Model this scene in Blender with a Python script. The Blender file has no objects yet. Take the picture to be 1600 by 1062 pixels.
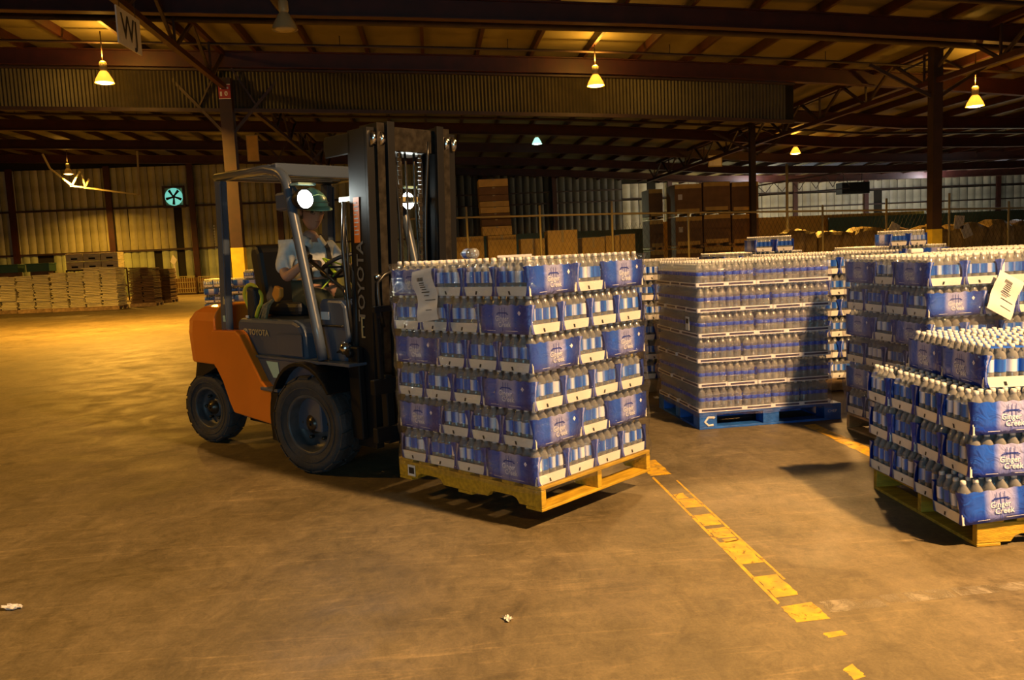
import bpy, math, random
from mathutils import Matrix, Vector
random.seed(7)
R = random.random
PI = math.pi
SC = bpy.context.scene
COL = SC.collection

# ------------------------------------------------------------------ camera, world, lights, exposure
cam_d = bpy.data.cameras.new('camera'); cam = bpy.data.objects.new('camera', cam_d); COL.objects.link(cam)
cam_d.sensor_width = 36.0; cam_d.lens = 1293.0 / 1600.0 * 36.0; cam_d.clip_end = 300
cam.matrix_world = Matrix.Translation((0, 0, 1.5104)) @ Matrix.Rotation(-0.091, 4, 'Z') @ Matrix.Rotation(PI/2 - 0.1054, 4, 'X') @ Matrix.Rotation(-0.0449, 4, 'Z')
SC.camera = cam
SC.view_settings.view_transform = 'Standard'; SC.view_settings.look = 'None'
SC.view_settings.gamma = 1.0; SC.view_settings.use_curve_mapping = False
SC.view_settings.exposure = 0.0
try:
    SC.cycles.transparent_max_bounces = 14
    SC.cycles.max_bounces = 7
    SC.cycles.sample_clamp_indirect = 4.0
    SC.cycles.caustics_reflective = False
    SC.cycles.caustics_refractive = False
except Exception:
    pass
world = bpy.data.worlds.new('dim_hall_air'); SC.world = world; world.use_nodes = True
world.node_tree.nodes['Background'].inputs[0].default_value = (0.55, 0.62, 0.7, 1)
world.node_tree.nodes['Background'].inputs[1].default_value = 0.005
SODIUM = (1.0, 0.47, 0.055)
WARM = (1.0, 0.58, 0.26)
MERC = (0.72, 1.0, 0.88)

def area(name, loc, size, power, color, aim=None, size_y=None, spread=None):
    d = bpy.data.lights.new(name, 'AREA'); d.shape = 'RECTANGLE' if size_y else 'DISK'; d.size = size
    if size_y: d.size_y = size_y
    d.energy = power; d.color = color
    if spread: d.spread = spread
    o = bpy.data.objects.new(name, d); COL.objects.link(o); o.location = loc
    if aim is not None:
        o.rotation_euler = (Vector(aim) - Vector(loc)).to_track_quat('-Z', 'Y').to_euler()
    return o
# cool fill light added behind the photographer; no door is built there
area('cool_fill_light', (-2.6, -12.0, 2.3), 8.0, 500, (0.46, 0.84, 1.0), aim=(-.2, 5.0, 1.0), size_y=3.4)
# the high bay lamp of the grid that hangs level with the photographer, to the right
area('high_bay_lamp_light', (5.0, 0.0, 6.35), 0.45, 3200, (1.0, 0.555, 0.215), aim=(5.0, 0.0, 0.0))

# ------------------------------------------------------------------ materials
MATS = {}
def mat(name, col, rough=0.6, metal=0.0, var=0.0, vscale=8.0, bump=0.0, bscale=40.0, spec=0.5, coat=0.0, col2=None, rvar=0.0, objvar=0.0, stretch=None):
    if name in MATS: return MATS[name]
    m = bpy.data.materials.new(name); m.use_nodes = True
    nt = m.node_tree; N = nt.nodes; L = nt.links; b = N['Principled BSDF']
    b.inputs['Base Color'].default_value = (*col, 1); b.inputs['Roughness'].default_value = rough
    b.inputs['Metallic'].default_value = metal; b.inputs['Specular IOR Level'].default_value = spec
    if coat: b.inputs['Coat Weight'].default_value = coat
    tc = N.new('ShaderNodeTexCoord'); src = tc.outputs['Object']
    if stretch:
        mp = N.new('ShaderNodeMapping'); mp.inputs['Scale'].default_value = stretch; L.new(src, mp.inputs[0]); src = mp.outputs[0]
    c_out = None
    if var or col2 or rvar:
        n = N.new('ShaderNodeTexNoise'); n.inputs['Scale'].default_value = vscale; n.inputs['Detail'].default_value = 5; L.new(src, n.inputs['Vector'])
        cr = N.new('ShaderNodeValToRGB'); L.new(n.outputs['Fac'], cr.inputs[0])
        a = col2 if col2 else tuple(max(0, c*(1-var)) for c in col)
        z = col if col2 else tuple(min(1, c*(1+var)) for c in col)
        cr.color_ramp.elements[0].position = 0.35; cr.color_ramp.elements[1].position = 0.65
        cr.color_ramp.elements[0].color = (*a, 1); cr.color_ramp.elements[1].color = (*z, 1)
        c_out = cr.outputs[0]
        if rvar:
            mr = N.new('ShaderNodeMapRange'); L.new(n.outputs['Fac'], mr.inputs[0])
            mr.inputs['From Min'].default_value = .3; mr.inputs['From Max'].default_value = .7
            mr.inputs['To Min'].default_value = rough - rvar; mr.inputs['To Max'].default_value = rough + rvar
            L.new(mr.outputs[0], b.inputs['Roughness'])
    if objvar:
        oi = N.new('ShaderNodeObjectInfo'); mr = N.new('ShaderNodeMapRange')
        L.new(oi.outputs['Random'], mr.inputs[0]); mr.inputs['To Min'].default_value = 1-objvar; mr.inputs['To Max'].default_value = 1+objvar*.6
        mx = N.new('ShaderNodeVectorMath'); mx.operation = 'SCALE'
        if c_out: L.new(c_out, mx.inputs[0])
        else: mx.inputs[0].default_value = col
        L.new(mr.outputs[0], mx.inputs['Scale']); c_out = mx.outputs[0]
    if c_out: L.new(c_out, b.inputs['Base Color'])
    if bump:
        n2 = N.new('ShaderNodeTexNoise'); n2.inputs['Scale'].default_value = bscale; n2.inputs['Detail'].default_value = 4; L.new(src, n2.inputs['Vector'])
        bp = N.new('ShaderNodeBump'); bp.inputs['Strength'].default_value = bump; bp.inputs['Distance'].default_value = .02; L.new(n2.outputs['Fac'], bp.inputs['Height']); L.new(bp.outputs[0], b.inputs['Normal'])
    MATS[name] = m
    return m

def emit(name, col, s):
    m = bpy.data.materials.new(name); m.use_nodes = True; b = m.node_tree.nodes['Principled BSDF']
    b.inputs['Base Color'].default_value = (*col, 1)
    b.inputs['Emission Color'].default_value = (*col, 1); b.inputs['Emission Strength'].default_value = s
    MATS[name] = m; return m

def clear_mat(name, tint, fac_face, gcol, rough, bump=0.0, bscale=30.0, stretch=(1, 1, 1), gain=1.0, glossy=False):
    """see-through plastic: transparent with a fresnel-weighted glossy/diffuse coat"""
    m = bpy.data.materials.new(name); m.use_nodes = True; nt = m.node_tree; N = nt.nodes; L = nt.links
    b = N['Principled BSDF']; out = N['Material Output']
    b.inputs['Base Color'].default_value = (*gcol, 1); b.inputs['Roughness'].default_value = rough
    tr = N.new('ShaderNodeBsdfTransparent'); tr.inputs[0].default_value = (*tint, 1)
    lw = N.new('ShaderNodeLayerWeight'); lw.inputs[0].default_value = .35
    mr = N.new('ShaderNodeMapRange'); L.new(lw.outputs['Facing'], mr.inputs[0]); mr.inputs['To Min'].default_value = fac_face; mr.inputs['To Max'].default_value = min(1, fac_face + gain*.5)
    mx = N.new('ShaderNodeMixShader'); L.new(mr.outputs[0], mx.inputs[0]); L.new(tr.outputs[0], mx.inputs[1]); L.new(b.outputs[0], mx.inputs[2]); L.new(mx.outputs[0], out.inputs[0])
    if bump:
        tc = N.new('ShaderNodeTexCoord'); mp = N.new('ShaderNodeMapping'); mp.inputs['Scale'].default_value = stretch; L.new(tc.outputs['Object'], mp.inputs[0])
        n2 = N.new('ShaderNodeTexNoise'); n2.inputs['Scale'].default_value = bscale; n2.inputs['Detail'].default_value = 6; n2.inputs['Distortion'].default_value = .6; L.new(mp.outputs[0], n2.inputs['Vector'])
        bp = N.new('ShaderNodeBump'); bp.inputs['Strength'].default_value = bump; bp.inputs['Distance'].default_value = .03; L.new(n2.outputs['Fac'], bp.inputs['Height']); L.new(bp.outputs[0], b.inputs['Normal'])
        if glossy:
            gl = N.new('ShaderNodeBsdfGlossy'); gl.inputs['Color'].default_value = (.9, .9, .92, 1); gl.inputs['Roughness'].default_value = rough
            L.new(bp.outputs[0], gl.inputs['Normal']); m2 = N.new('ShaderNodeMixShader'); m2.inputs[0].default_value = glossy
            L.new(b.outputs[0], m2.inputs[1]); L.new(gl.outputs[0], m2.inputs[2]); L.new(m2.outputs[0], mx.inputs[2])
    MATS[name] = m; return m

# concrete floor
def floor_material():
    m = bpy.data.materials.new('worn_concrete'); m.use_nodes = True; nt = m.node_tree; N = nt.nodes; L = nt.links; b = N['Principled BSDF']
    tc = N.new('ShaderNodeTexCoord')
    def noise(scale, det=6, st=(1, 1, 1), rz=0, dist=0.0, ro=.55):
        mp = N.new('ShaderNodeMapping'); mp.inputs['Scale'].default_value = st; mp.inputs['Rotation'].default_value = (0, 0, rz); L.new(tc.outputs['Object'], mp.inputs[0])
        n = N.new('ShaderNodeTexNoise'); n.inputs['Scale'].default_value = scale; n.inputs['Detail'].default_value = det; n.inputs['Distortion'].default_value = dist; n.inputs['Roughness'].default_value = ro
        L.new(mp.outputs[0], n.inputs['Vector']); return n.outputs['Fac']
    def ramp(f, p0, c0, p1, c1):
        r = N.new('ShaderNodeValToRGB'); L.new(f, r.inputs[0]); e = r.color_ramp.elements
        e[0].position = p0; e[0].color = (*c0, 1); e[1].position = p1; e[1].color = (*c1, 1); return r.outputs[0]
    def mul(a, c, t='MULTIPLY', f=1.0):
        x = N.new('ShaderNodeMixRGB'); x.blend_type = t; x.inputs[0].default_value = f; L.new(a, x.inputs[1]); L.new(c, x.inputs[2]); return x.outputs[0]
    base = ramp(noise(0.7, 10, dist=.5, ro=.65), .3, (.088, .071, .036), .72, (.175, .142, .080))
    fine = ramp(noise(3.0, 12, st=(1, .6, 1), rz=.5, dist=1.2, ro=.75), .3, (.66, .65, .62), .72, (1.3, 1.28, 1.28))
    streak = ramp(noise(5.0, 10, st=(.18, 2.2, 1), rz=-.45, dist=2.2, ro=.7), .55, (1, 1, 1), .72, (1.75, 1.7, 1.65))
    stain = ramp(noise(1.5, 9, dist=1.2, ro=.7), .54, (1, 1, 1), .70, (.55, .54, .52))
    grain = ramp(noise(90, 5), .3, (.86, .86, .86), .7, (1.12, 1.12, 1.12))
    scuff = ramp(noise(13, 14, st=(1, .7, 1), rz=-.3, dist=1.0, ro=.85), .34, (.70, .70, .68), .68, (1.36, 1.34, 1.32))
    base = mul(base, scuff)
    smudge = ramp(noise(4.2, 8, st=(.5, 1, 1), rz=.9, dist=2.5, ro=.8), .58, (1, 1, 1), .70, (.60, .59, .60))
    base = mul(base, smudge)
    c = mul(mul(mul(mul(base, fine), streak), stain), grain)
    L.new(c, b.inputs['Base Color'])
    rr = N.new('ShaderNodeMapRange'); L.new(noise(2.2, 6, dist=.7), rr.inputs[0]); rr.inputs['From Min'].default_value = .3; rr.inputs['From Max'].default_value = .7
    rr.inputs['To Min'].default_value = .46; rr.inputs['To Max'].default_value = .72; L.new(rr.outputs[0], b.inputs['Roughness'])
    bp = N.new('ShaderNodeBump'); bp.inputs['Strength'].default_value = .25; bp.inputs['Distance'].default_value = .01; L.new(noise(25, 6), bp.inputs['Height']); L.new(bp.outputs[0], b.inputs['Normal'])
    return m

# printed film: UV x runs along the pack, y up
def film_material():
    m = bpy.data.materials.new('printed_blue_film'); m.use_nodes = True; nt = m.node_tree; N = nt.nodes; L = nt.links; b = N['Principled BSDF']
    uv = N.new('ShaderNodeUVMap'); sp = N.new('ShaderNodeSeparateXYZ'); L.new(uv.outputs[0], sp.inputs[0])
    r = N.new('ShaderNodeValToRGB'); L.new(sp.outputs[0], r.inputs[0]); e = r.color_ramp.elements
    D = (.008, .032, .27, 1); B = (.015, .09, .56, 1); P_ = (.34, .36, .66, 1)
    e[0].position = 0; e[0].color = D; e[1].position = 1; e[1].color = D
    for p, c in ((.16, B), (.28, B), (.36, P_), (.62, P_), (.72, B), (.86, D)):
        x = e.new(p); x.color = c
    r2 = N.new('ShaderNodeValToRGB'); L.new(sp.outputs[1], r2.inputs[0]); e = r2.color_ramp.elements
    e[0].position = .18; e[0].color = (.45, .5, .75, 1); e[1].position = .34; e[1].color = (1, 1, 1, 1)
    mx = N.new('ShaderNodeMixRGB'); mx.blend_type = 'MULTIPLY'; mx.inputs[0].default_value = 1; L.new(r.outputs[0], mx.inputs[1]); L.new(r2.outputs[0], mx.inputs[2])
    L.new(mx.outputs[0], b.inputs['Base Color']); b.inputs['Roughness'].default_value = .28
    tc = N.new('ShaderNodeTexCoord'); n = N.new('ShaderNodeTexNoise'); n.inputs['Scale'].default_value = 14; n.inputs['Distortion'].default_value = 1.5; L.new(tc.outputs['Object'], n.inputs['Vector'])
    bp = N.new('ShaderNodeBump'); bp.inputs['Strength'].default_value = .5; bp.inputs['Distance'].default_value = .02; L.new(n.outputs['Fac'], bp.inputs['Height']); L.new(bp.outputs[0], b.inputs['Normal'])
    return m

def label_material():
    m = bpy.data.materials.new('bottle_label_print'); m.use_nodes = True; nt = m.node_tree; N = nt.nodes; L = nt.links; b = N['Principled BSDF']
    tc = N.new('ShaderNodeTexCoord'); sp = N.new('ShaderNodeSeparateXYZ'); L.new(tc.outputs['Object'], sp.inputs[0])
    a = N.new('ShaderNodeMath'); a.operation = 'ARCTAN2'; L.new(sp.outputs[1], a.inputs[0]); L.new(sp.outputs[0], a.inputs[1])
    mr = N.new('ShaderNodeMapRange'); L.new(a.outputs[0], mr.inputs[0]); mr.inputs['From Min'].default_value = -PI; mr.inputs['From Max'].default_value = PI
    r = N.new('ShaderNodeValToRGB'); L.new(mr.outputs[0], r.inputs[0]); e = r.color_ramp.elements
    W = (.74, .77, .88, 1); B = (.03, .17, .68, 1); D = (.02, .08, .45, 1)
    e[0].position = 0; e[0].color = D; e[1].position = 1; e[1].color = D
    for p, c in ((.12, B), (.22, W), (.33, W), (.42, B), (.58, D), (.68, B), (.78, W), (.88, B)):
        x = e.new(p); x.color = c
    L.new(r.outputs[0], b.inputs['Base Color']); b.inputs['Roughness'].default_value = .3
    return m

def worn(m, lo, hi, scale):
    nt = m.node_tree; N = nt.nodes; L = nt.links; tc = N.new('ShaderNodeTexCoord'); n = N.new('ShaderNodeTexNoise')
    n.inputs['Scale'].default_value = scale; n.inputs['Detail'].default_value = 12; n.inputs['Roughness'].default_value = .75; n.inputs['Distortion'].default_value = .8
    L.new(tc.outputs['Object'], n.inputs['Vector']); mr = N.new('ShaderNodeMapRange'); L.new(n.outputs['Fac'], mr.inputs[0])
    mr.inputs['From Min'].default_value = lo; mr.inputs['From Max'].default_value = hi; L.new(mr.outputs[0], N['Principled BSDF'].inputs['Alpha'])
M_FLOOR = floor_material(); M_FILM = film_material(); M_LABEL = label_material()
M_BOTTLE = clear_mat('water_bottle_plastic', (.84, .87, .88), .32, (.42, .43, .44), .11, gain=.8)
M_BOTTLE.node_tree.nodes['Principled BSDF'].inputs['Specular IOR Level'].default_value = 1.0
M_BOTTLE.node_tree.nodes['Principled BSDF'].inputs['Coat Weight'].default_value = .6
M_CAP = mat('white_cap', (.56, .56, .56), .35)
M_TRAY = mat('white_cardboard', (.72, .70, .66), .7, var=.06, vscale=6)
M_TRAY2 = mat('white_tray_frame', (.80, .80, .82), .5)
M_PRINT = mat('dark_tray_print', (.05, .04, .10), .6, var=.5, vscale=60)
M_BAND = mat('blue_label_band', (.03, .09, .62), .35)
M_INK = mat('black_ink', (.012, .012, .015), .6)
M_BLUEINK = mat('blue_ink', (.015, .04, .30), .5)
M_WHITEINK = mat('pale_ink', (.72, .74, .88), .5)
M_WRAP = clear_mat('stretch_wrap', (.95, .96, .97), .07, (.20, .22, .26), .07, bump=1.0, bscale=9.0, stretch=(1.2, 1.2, 6), gain=.5, glossy=.7)
M_WRAP.node_tree.nodes['Principled BSDF'].inputs['Specular IOR Level'].default_value = 1.0
M_WRAPV = clear_mat('loose_stretch_wrap', (.94, .94, .96), .09, (.30, .27, .38), .10, bump=1.0, bscale=7.0, stretch=(1, 1, 7), gain=.6, glossy=.5)
M_PAPER = mat('paper', (.60, .60, .60), .7, var=.05, vscale=10)
M_YWOOD = mat('yellow_painted_wood', (.44, .275, .015), .6, var=.25, vscale=7, stretch=(1, 6, 6), bump=.3)
M_WOOD = mat('raw_pallet_wood', (.40, .27, .12), .75, var=.3, vscale=8, bump=.3, objvar=.25)
M_BWOOD = mat('blue_painted_wood', (.015, .10, .42), .5, var=.3, vscale=9, bump=.25)
M_STEEL_RED = mat('dark_red_steel', (.036, .006, .004), .55, var=.25, vscale=3, objvar=.15)
M_STEEL_DK = mat('dark_steel', (.028, .013, .010), .6, var=.3, vscale=3)
M_DECK = mat('roof_deck', (.17, .145, .075), .7, var=.18, vscale=.6)
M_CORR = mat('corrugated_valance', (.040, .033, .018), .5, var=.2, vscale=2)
M_WALLP2 = mat('lower_wall_sheet', (.36, .42, .27), .45, var=.25, vscale=1.2, objvar=.35, bump=.2, bscale=3)
M_COL = mat('column_steel', (.022, .008, .006), .6, var=.3, vscale=3)
M_WALLP = mat('wall_sheet', (.33, .32, .18), .42, var=.22, vscale=1.2, objvar=.35, bump=.2, bscale=3)
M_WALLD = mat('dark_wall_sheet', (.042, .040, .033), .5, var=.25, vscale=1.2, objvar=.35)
M_WALLC = mat('pale_wall_sheet', (.40, .40, .38), .45, var=.3, vscale=.8, objvar=.25)
M_DARK = mat('soot_black', (.008, .007, .006), .9)
M_YPAINT = mat('yellow_floor_paint', (.66, .36, .006), .6, col2=(.34, .22, .03), vscale=14)
M_WPAINT = mat('faded_white_paint', (.27, .235, .17), .6, col2=(.13, .11, .065), vscale=9)
worn(M_YPAINT, .36, .44, 16); worn(M_WPAINT, .40, .58, 11)
M_YCOL = mat('yellow_column_paint', (.50, .38, .03), .6, var=.15, vscale=4)
M_CARD = mat('brown_cardboard', (.55, .38, .11), .75, var=.12, vscale=3, objvar=.2)
M_CARDD = mat('dark_brown_carton', (.17, .095, .04), .75, var=.15, vscale=3, objvar=.2)
M_WCARD = clear_mat('wrapped_carton_film', (.9, .9, .88), .2, (.6, .52, .35), .15, bump=1.0, bscale=8, gain=.5)
M_SACK = mat('buff_sacks', (.74, .68, .40), .75, var=.18, vscale=2.5, stretch=(1, 1, 9), objvar=.12, bump=.3, bscale=12)
M_ORANGE = mat('orange_paint', (.62, .17, .012), .38, coat=.15, var=.05, vscale=3)
M_BLUEGREY = mat('blue_grey_paint', (.055, .075, .115), .34, coat=.2)
M_FLBLACK = mat('black_machine_paint', (.007, .007, .008), .5, spec=.25)
M_GREASE = mat('greasy_steel', (.05, .042, .032), .32, metal=.6, var=.4, vscale=20)
M_CHROME = mat('bright_steel', (.6, .58, .55), .18, metal=1.0)
M_RUBBER = mat('tyre_rubber', (.026, .027, .030), .75, var=.35, vscale=6, bump=.3)
M_RIM = mat('grey_rim', (.042, .048, .056), .5, var=.3, vscale=9)
M_HOSE = mat('black_hose', (.012, .012, .012), .3)
M_SEAT = mat('black_vinyl', (.012, .012, .014), .55)
M_SKIN = mat('skin', (.44, .25, .17), .55)
M_SHIRT = mat('grey_shirt', (.62, .66, .65), .85, var=.1, vscale=20, bump=.4, bscale=14)
M_TROUSER = mat('dark_olive_trousers', (.035, .042, .025), .9)
M_STRAP = mat('black_webbing', (.012, .014, .02), .7)
M_HAT = mat('teal_hard_hat', (.34, .84, .74), .3)
M_LIME = mat('lime_webbing', (.40, .62, .03), .6)
M_YVEST = mat('yellow_webbing', (.62, .56, .03), .6)
M_RAG = mat('grey_rag', (.20, .17, .09), .9, var=.4, vscale=60)
M_GLOVE = mat('orange_leather', (.55, .24, .03), .7)
M_ORLABEL = mat('orange_label', (.85, .20, .02), .5)
M_HAIR = mat('dark_hair', (.02, .015, .01), .8)
M_LED = emit('headlight_lens', (.92, 1.0, .95), 25)
M_BULB = emit('sodium_lens', (1.0, .62, .16), 26)
M_BULBW = emit('mercury_lens', (.75, 1.0, .88), 14)
M_SHADEO = mat('lamp_reflector', (.55, .40, .16), .4)
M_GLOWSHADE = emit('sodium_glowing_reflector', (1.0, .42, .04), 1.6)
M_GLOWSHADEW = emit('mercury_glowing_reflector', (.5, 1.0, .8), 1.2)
M_FANLIGHT = emit('daylit_fan_opening', (.22, .80, .66), .7)
M_GREEN = mat('green_crate', (.06, .16, .09), .6)
M_BOARD = mat('orange_brown_hoarding', (.68, .36, .06), .7, var=.1, vscale=1)
M_BOARDG = mat('green_hoarding', (.05, .085, .055), .7, var=.1, vscale=1)
M_TARP = mat('brown_tarp', (.30, .21, .09), .6, var=.3, vscale=2, bump=.6, bscale=3, objvar=.25)
M_GALV = mat('galvanised_pipe', (.35, .30, .16), .45)
M_DIMTXT = mat('dim_lettering', (.15, .14, .12), .5)
M_LIPS = mat('lips', (.22, .09, .06), .5)
M_SIGNR = mat('red_sign', (.30, .03, .02), .5)
M_PURPLE = mat('magenta_marking', (.3, .02, .05), .5)
M_TEAL = mat('reflective_decal', (.35, .55, .50), .25)

# ------------------------------------------------------------------ geometry helpers
class G:
    """collects faces of one mesh"""
    def __init__(s): s.v = []; s.f = []; s.m = []; s.sm = []; s.uv = {}
    def add(s, vs, fs, mi=0, smooth=False, T=None):
        o = len(s.v)
        if T is not None: vs = [T @ Vector(v) for v in vs]
        s.v += [tuple(v) for v in vs]
        for f in fs:
            s.f.append(tuple(i+o for i in f)); s.m.append(mi); s.sm.append(smooth)
        return s
    def box(s, x0, x1, y0, y1, z0, z1, mi=0, T=None):
        vs = [(x0,y0,z0),(x1,y0,z0),(x1,y1,z0),(x0,y1,z0),(x0,y0,z1),(x1,y0,z1),(x1,y1,z1),(x0,y1,z1)]
        return s.add(vs, [(0,3,2,1),(4,5,6,7),(0,1,5,4),(1,2,6,5),(2,3,7,6),(3,0,4,7)], mi, False, T)
    def cbox(s, c, d, mi=0, T=None):
        return s.box(c[0]-d[0]/2, c[0]+d[0]/2, c[1]-d[1]/2, c[1]+d[1]/2, c[2]-d[2]/2, c[2]+d[2]/2, mi, T)
    def beam(s, p, q, w, h, mi=0, up=(0,0,1)):
        p = Vector(p); q = Vector(q); d = (q-p); n = d.length; d.normalize()
        side = d.cross(Vector(up))
        if side.length < 1e-4: side = d.cross(Vector((0,1,0)))
        side.normalize(); u = side.cross(d)
        vs = []
        for e in (p, q):
            for a, b in ((-1,-1),(1,-1),(1,1),(-1,1)): vs.append(e + side*(a*w/2) + u*(b*h/2))
        return s.add(vs, [(0,3,2,1),(4,5,6,7),(0,1,5,4),(1,2,6,5),(2,3,7,6),(3,0,4,7)], mi)
    def tube(s, pts, r, seg=8, mi=0, closed=False):
        pts = [Vector(p) for p in pts]; n = len(pts); rr = r if isinstance(r, (list, tuple)) else [r]*n
        vs = []; fs = []; side = None
        for i, p in enumerate(pts):
            a = pts[i-1] if (i > 0 or closed) else p; b = pts[(i+1) % n] if (i < n-1 or closed) else p
            d = (b-a).normalized()
            if side is None:
                side = d.cross(Vector((0,0,1)))
                if side.length < 1e-3: side = d.cross(Vector((0,1,0)))
            side = (side - d*side.dot(d)).normalized(); u = side.cross(d)
            for k in range(seg):
                t = 2*PI*k/seg; vs.append(p + (side*math.cos(t) + u*math.sin(t))*rr[i])
        m = n if closed else n-1
        for i in range(m):
            for k in range(seg):
                a = i*seg+k; b = i*seg+(k+1) % seg; c = ((i+1) % n)*seg+(k+1) % seg; d_ = ((i+1) % n)*seg+k
                fs.append((a, d_, c, b))
        if not closed:
            fs.append(tuple(range(seg))); fs.append(tuple(reversed(range((n-1)*seg, n*seg))))
        return s.add(vs, fs, mi, True)
    def lathe(s, prof, seg=12, mi=0, T=None, smooth=True, caps=True, a0=0):
        vs = []; fs = []
        for r, z in prof:
            for k in range(seg):
                t = a0+2*PI*k/seg; vs.append((r*math.cos(t), r*math.sin(t), z))
        n = len(prof)
        for i in range(n-1):
            for k in range(seg):
                fs.append((i*seg+k, i*seg+(k+1) % seg, (i+1)*seg+(k+1) % seg, (i+1)*seg+k))
        if caps:
            fs.append(tuple(reversed(range(seg)))); fs.append(tuple(range((n-1)*seg, n*seg)))
        return s.add(vs, fs, mi, smooth, T)
    def prism(s, poly, y0, y1, mi=0, T=None):
        """poly in (x,z), extruded in y"""
        n = len(poly); vs = [(x, y0, z) for x, z in poly] + [(x, y1, z) for x, z in poly]
        fs = [tuple(range(n)), tuple(reversed(range(n, 2*n)))] + [(i, i+n, (i+1) % n+n, (i+1) % n) for i in range(n)]
        return s.add(vs, fs, mi, False, T)
    def mesh(s, name, mats):
        me = bpy.data.meshes.new(name); me.from_pydata(s.v, [], s.f)
        for m in (mats if isinstance(mats, (list, tuple)) else [mats]): me.materials.append(m)
        me.polygons.foreach_set('material_index', s.m); me.polygons.foreach_set('use_smooth', s.sm)
        me.update(); return me

def ob(name, me, parent=None, loc=(0,0,0), rz=0.0, bev=0.0, mats=None):
    if isinstance(me, G): me = me.mesh(name, mats)
    o = bpy.data.objects.new(name, me); COL.objects.link(o)
    o.location = loc
    if rz: o.rotation_euler = (0, 0, rz)
    if parent: o.parent = parent
    if bev:
        m = o.modifiers.new('bevel', 'BEVEL'); m.width = bev; m.segments = 2; m.limit_method = 'ANGLE'
    return o
def empty(name, loc=(0,0,0), rz=0, M=None):
    o = bpy.data.objects.new(name, None); COL.objects.link(o); o.empty_display_size = .1
    if M is not None: o.matrix_world = M
    else: o.location = loc; o.rotation_euler = (0, 0, rz)
    return o
def tag(o, label=None, cat=None, group=None, kind=None):
    if label: o['label'] = label
    if cat: o['category'] = cat
    if group: o['group'] = group
    if kind: o['kind'] = kind
    return o
def text_geo(s, size, font_scale_x=1.0, bold=0.0, extrude=0.0):
    c = bpy.data.curves.new('lettering_curve', 'FONT'); c.body = s; c.size = size; c.align_x = 'CENTER'; c.align_y = 'CENTER'; c.offset = bold; c.resolution_u = 2; c.extrude = extrude
    t = bpy.data.objects.new('t', c); COL.objects.link(t)
    dg = bpy.context.evaluated_depsgraph_get(); me = bpy.data.meshes.new_from_object(t.evaluated_get(dg))
    vs = [(v.co.x*font_scale_x, v.co.y, v.co.z) for v in me.vertices]; fs = [tuple(p.vertices) for p in me.polygons]
    bpy.data.objects.remove(t); bpy.data.curves.remove(c); bpy.data.meshes.remove(me)
    return vs, fs
def Rx(a): return Matrix.Rotation(a, 4, 'X')
def Ry(a): return Matrix.Rotation(a, 4, 'Y')
def Rz(a): return Matrix.Rotation(a, 4, 'Z')
def Tr(x, y, z): return Matrix.Translation((x, y, z))

# ------------------------------------------------------------------ the setting
f = G(); f.box(-34, 50, -18, 64, -.3, 0); tag(ob('floor', f, mats=[M_FLOOR]), kind='structure')
def zr(X):
    if X > 18: return max(5.75, 6.05 - .03*(X-18))
    return 7.22 - .038*X - (.0015*X*X if X > 0 else 0)
XS = [-32 + 1.52*i for i in range(54)]
ceil = G(); n = len(XS)
vs = [(x, y, zr(x)+.12) for y in (-18, 64) for x in XS] + [(x, y, zr(x)+.22) for y in (-18, 64) for x in XS]
fs = [(i, i+1, n+i+1, n+i) for i in range(n-1)] + [(2*n+i, 3*n+i, 3*n+i+1, 2*n+i+1) for i in range(n-1)]
ceil.add(vs, [tuple(reversed(q)) for q in fs]); ceil = tag(ob('ceiling', ceil, mats=[M_DECK]), kind='structure')
# purlins running away from the camera (each one a piece of the ceiling)
for i, x in enumerate(XS):
    g = G(); g.box(-.045, .045, -18, 64, -.12, .11)
    if i == 0: pm = g.mesh('purlin', [M_STEEL_RED])
    ob('purlin', pm, ceil, (x + .12, 0, zr(x)))
# girders across
def girder(Y, mt=M_STEEL_RED, x0=-32, x1=46, h=.42):
    g = G(); xs = [x0, -18, -8, 0, 5, 9, 13, 18, 26, x1]
    for a, b in zip(xs[:-1], xs[1:]):
        za, zb = zr(a)-.1, zr(b)-.1
        g.beam((a, Y, za-h/2), (b, Y, zb-h/2), .05, h)
        g.beam((a, Y, za-.01), (b, Y, zb-.01), .24, .03); g.beam((a, Y, za-h), (b, Y, zb-h), .24, .03)
    return ob('girder', g, ceil, mats=[mt])
for Y in (-6, 0, 6.5, 12.7, 18.9, 24.0, 30.5, 36, 42, 48, 54): girder(Y)
# corrugated valance under the girder line
val = empty('trim_1'); tag(val, kind='structure')
xs = -26.0; k = 0
pv = {}
while xs < 10.7:
    w = 1.22 if xs + 1.22 < 10.9 else 10.85 - xs
    g = G(); nn = 24; vs = []; zt = zr(xs)-.55; zb = zr(xs)-1.62; sl = (zr(xs+w)-zr(xs))/w
    for j in range(nn+1):
        x = xs + w*j/nn; yy = 24.12 + .018*(1 if j % 2 else -1)
        vs += [(x, yy, zb + sl*(x-xs)), (x, yy, zt + sl*(x-xs))]
    g.add(vs, [(2*j, 2*j+2, 2*j+3, 2*j+1) for j in range(nn)])
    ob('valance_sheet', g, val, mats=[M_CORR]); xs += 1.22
g = G(); 
for a, b in ((-26, -10), (-10, 0), (0, 6), (6, 10.85)):
    g.beam((a, 24.1, zr(a)-1.66), (b, 24.1, zr(b)-1.66), .12, .10); g.beam((a, 24.05, zr(a)-.58), (b, 24.05, zr(b)-.58), .10, .05)
ob('valance_rail', g, val, mats=[M_STEEL_DK])
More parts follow.
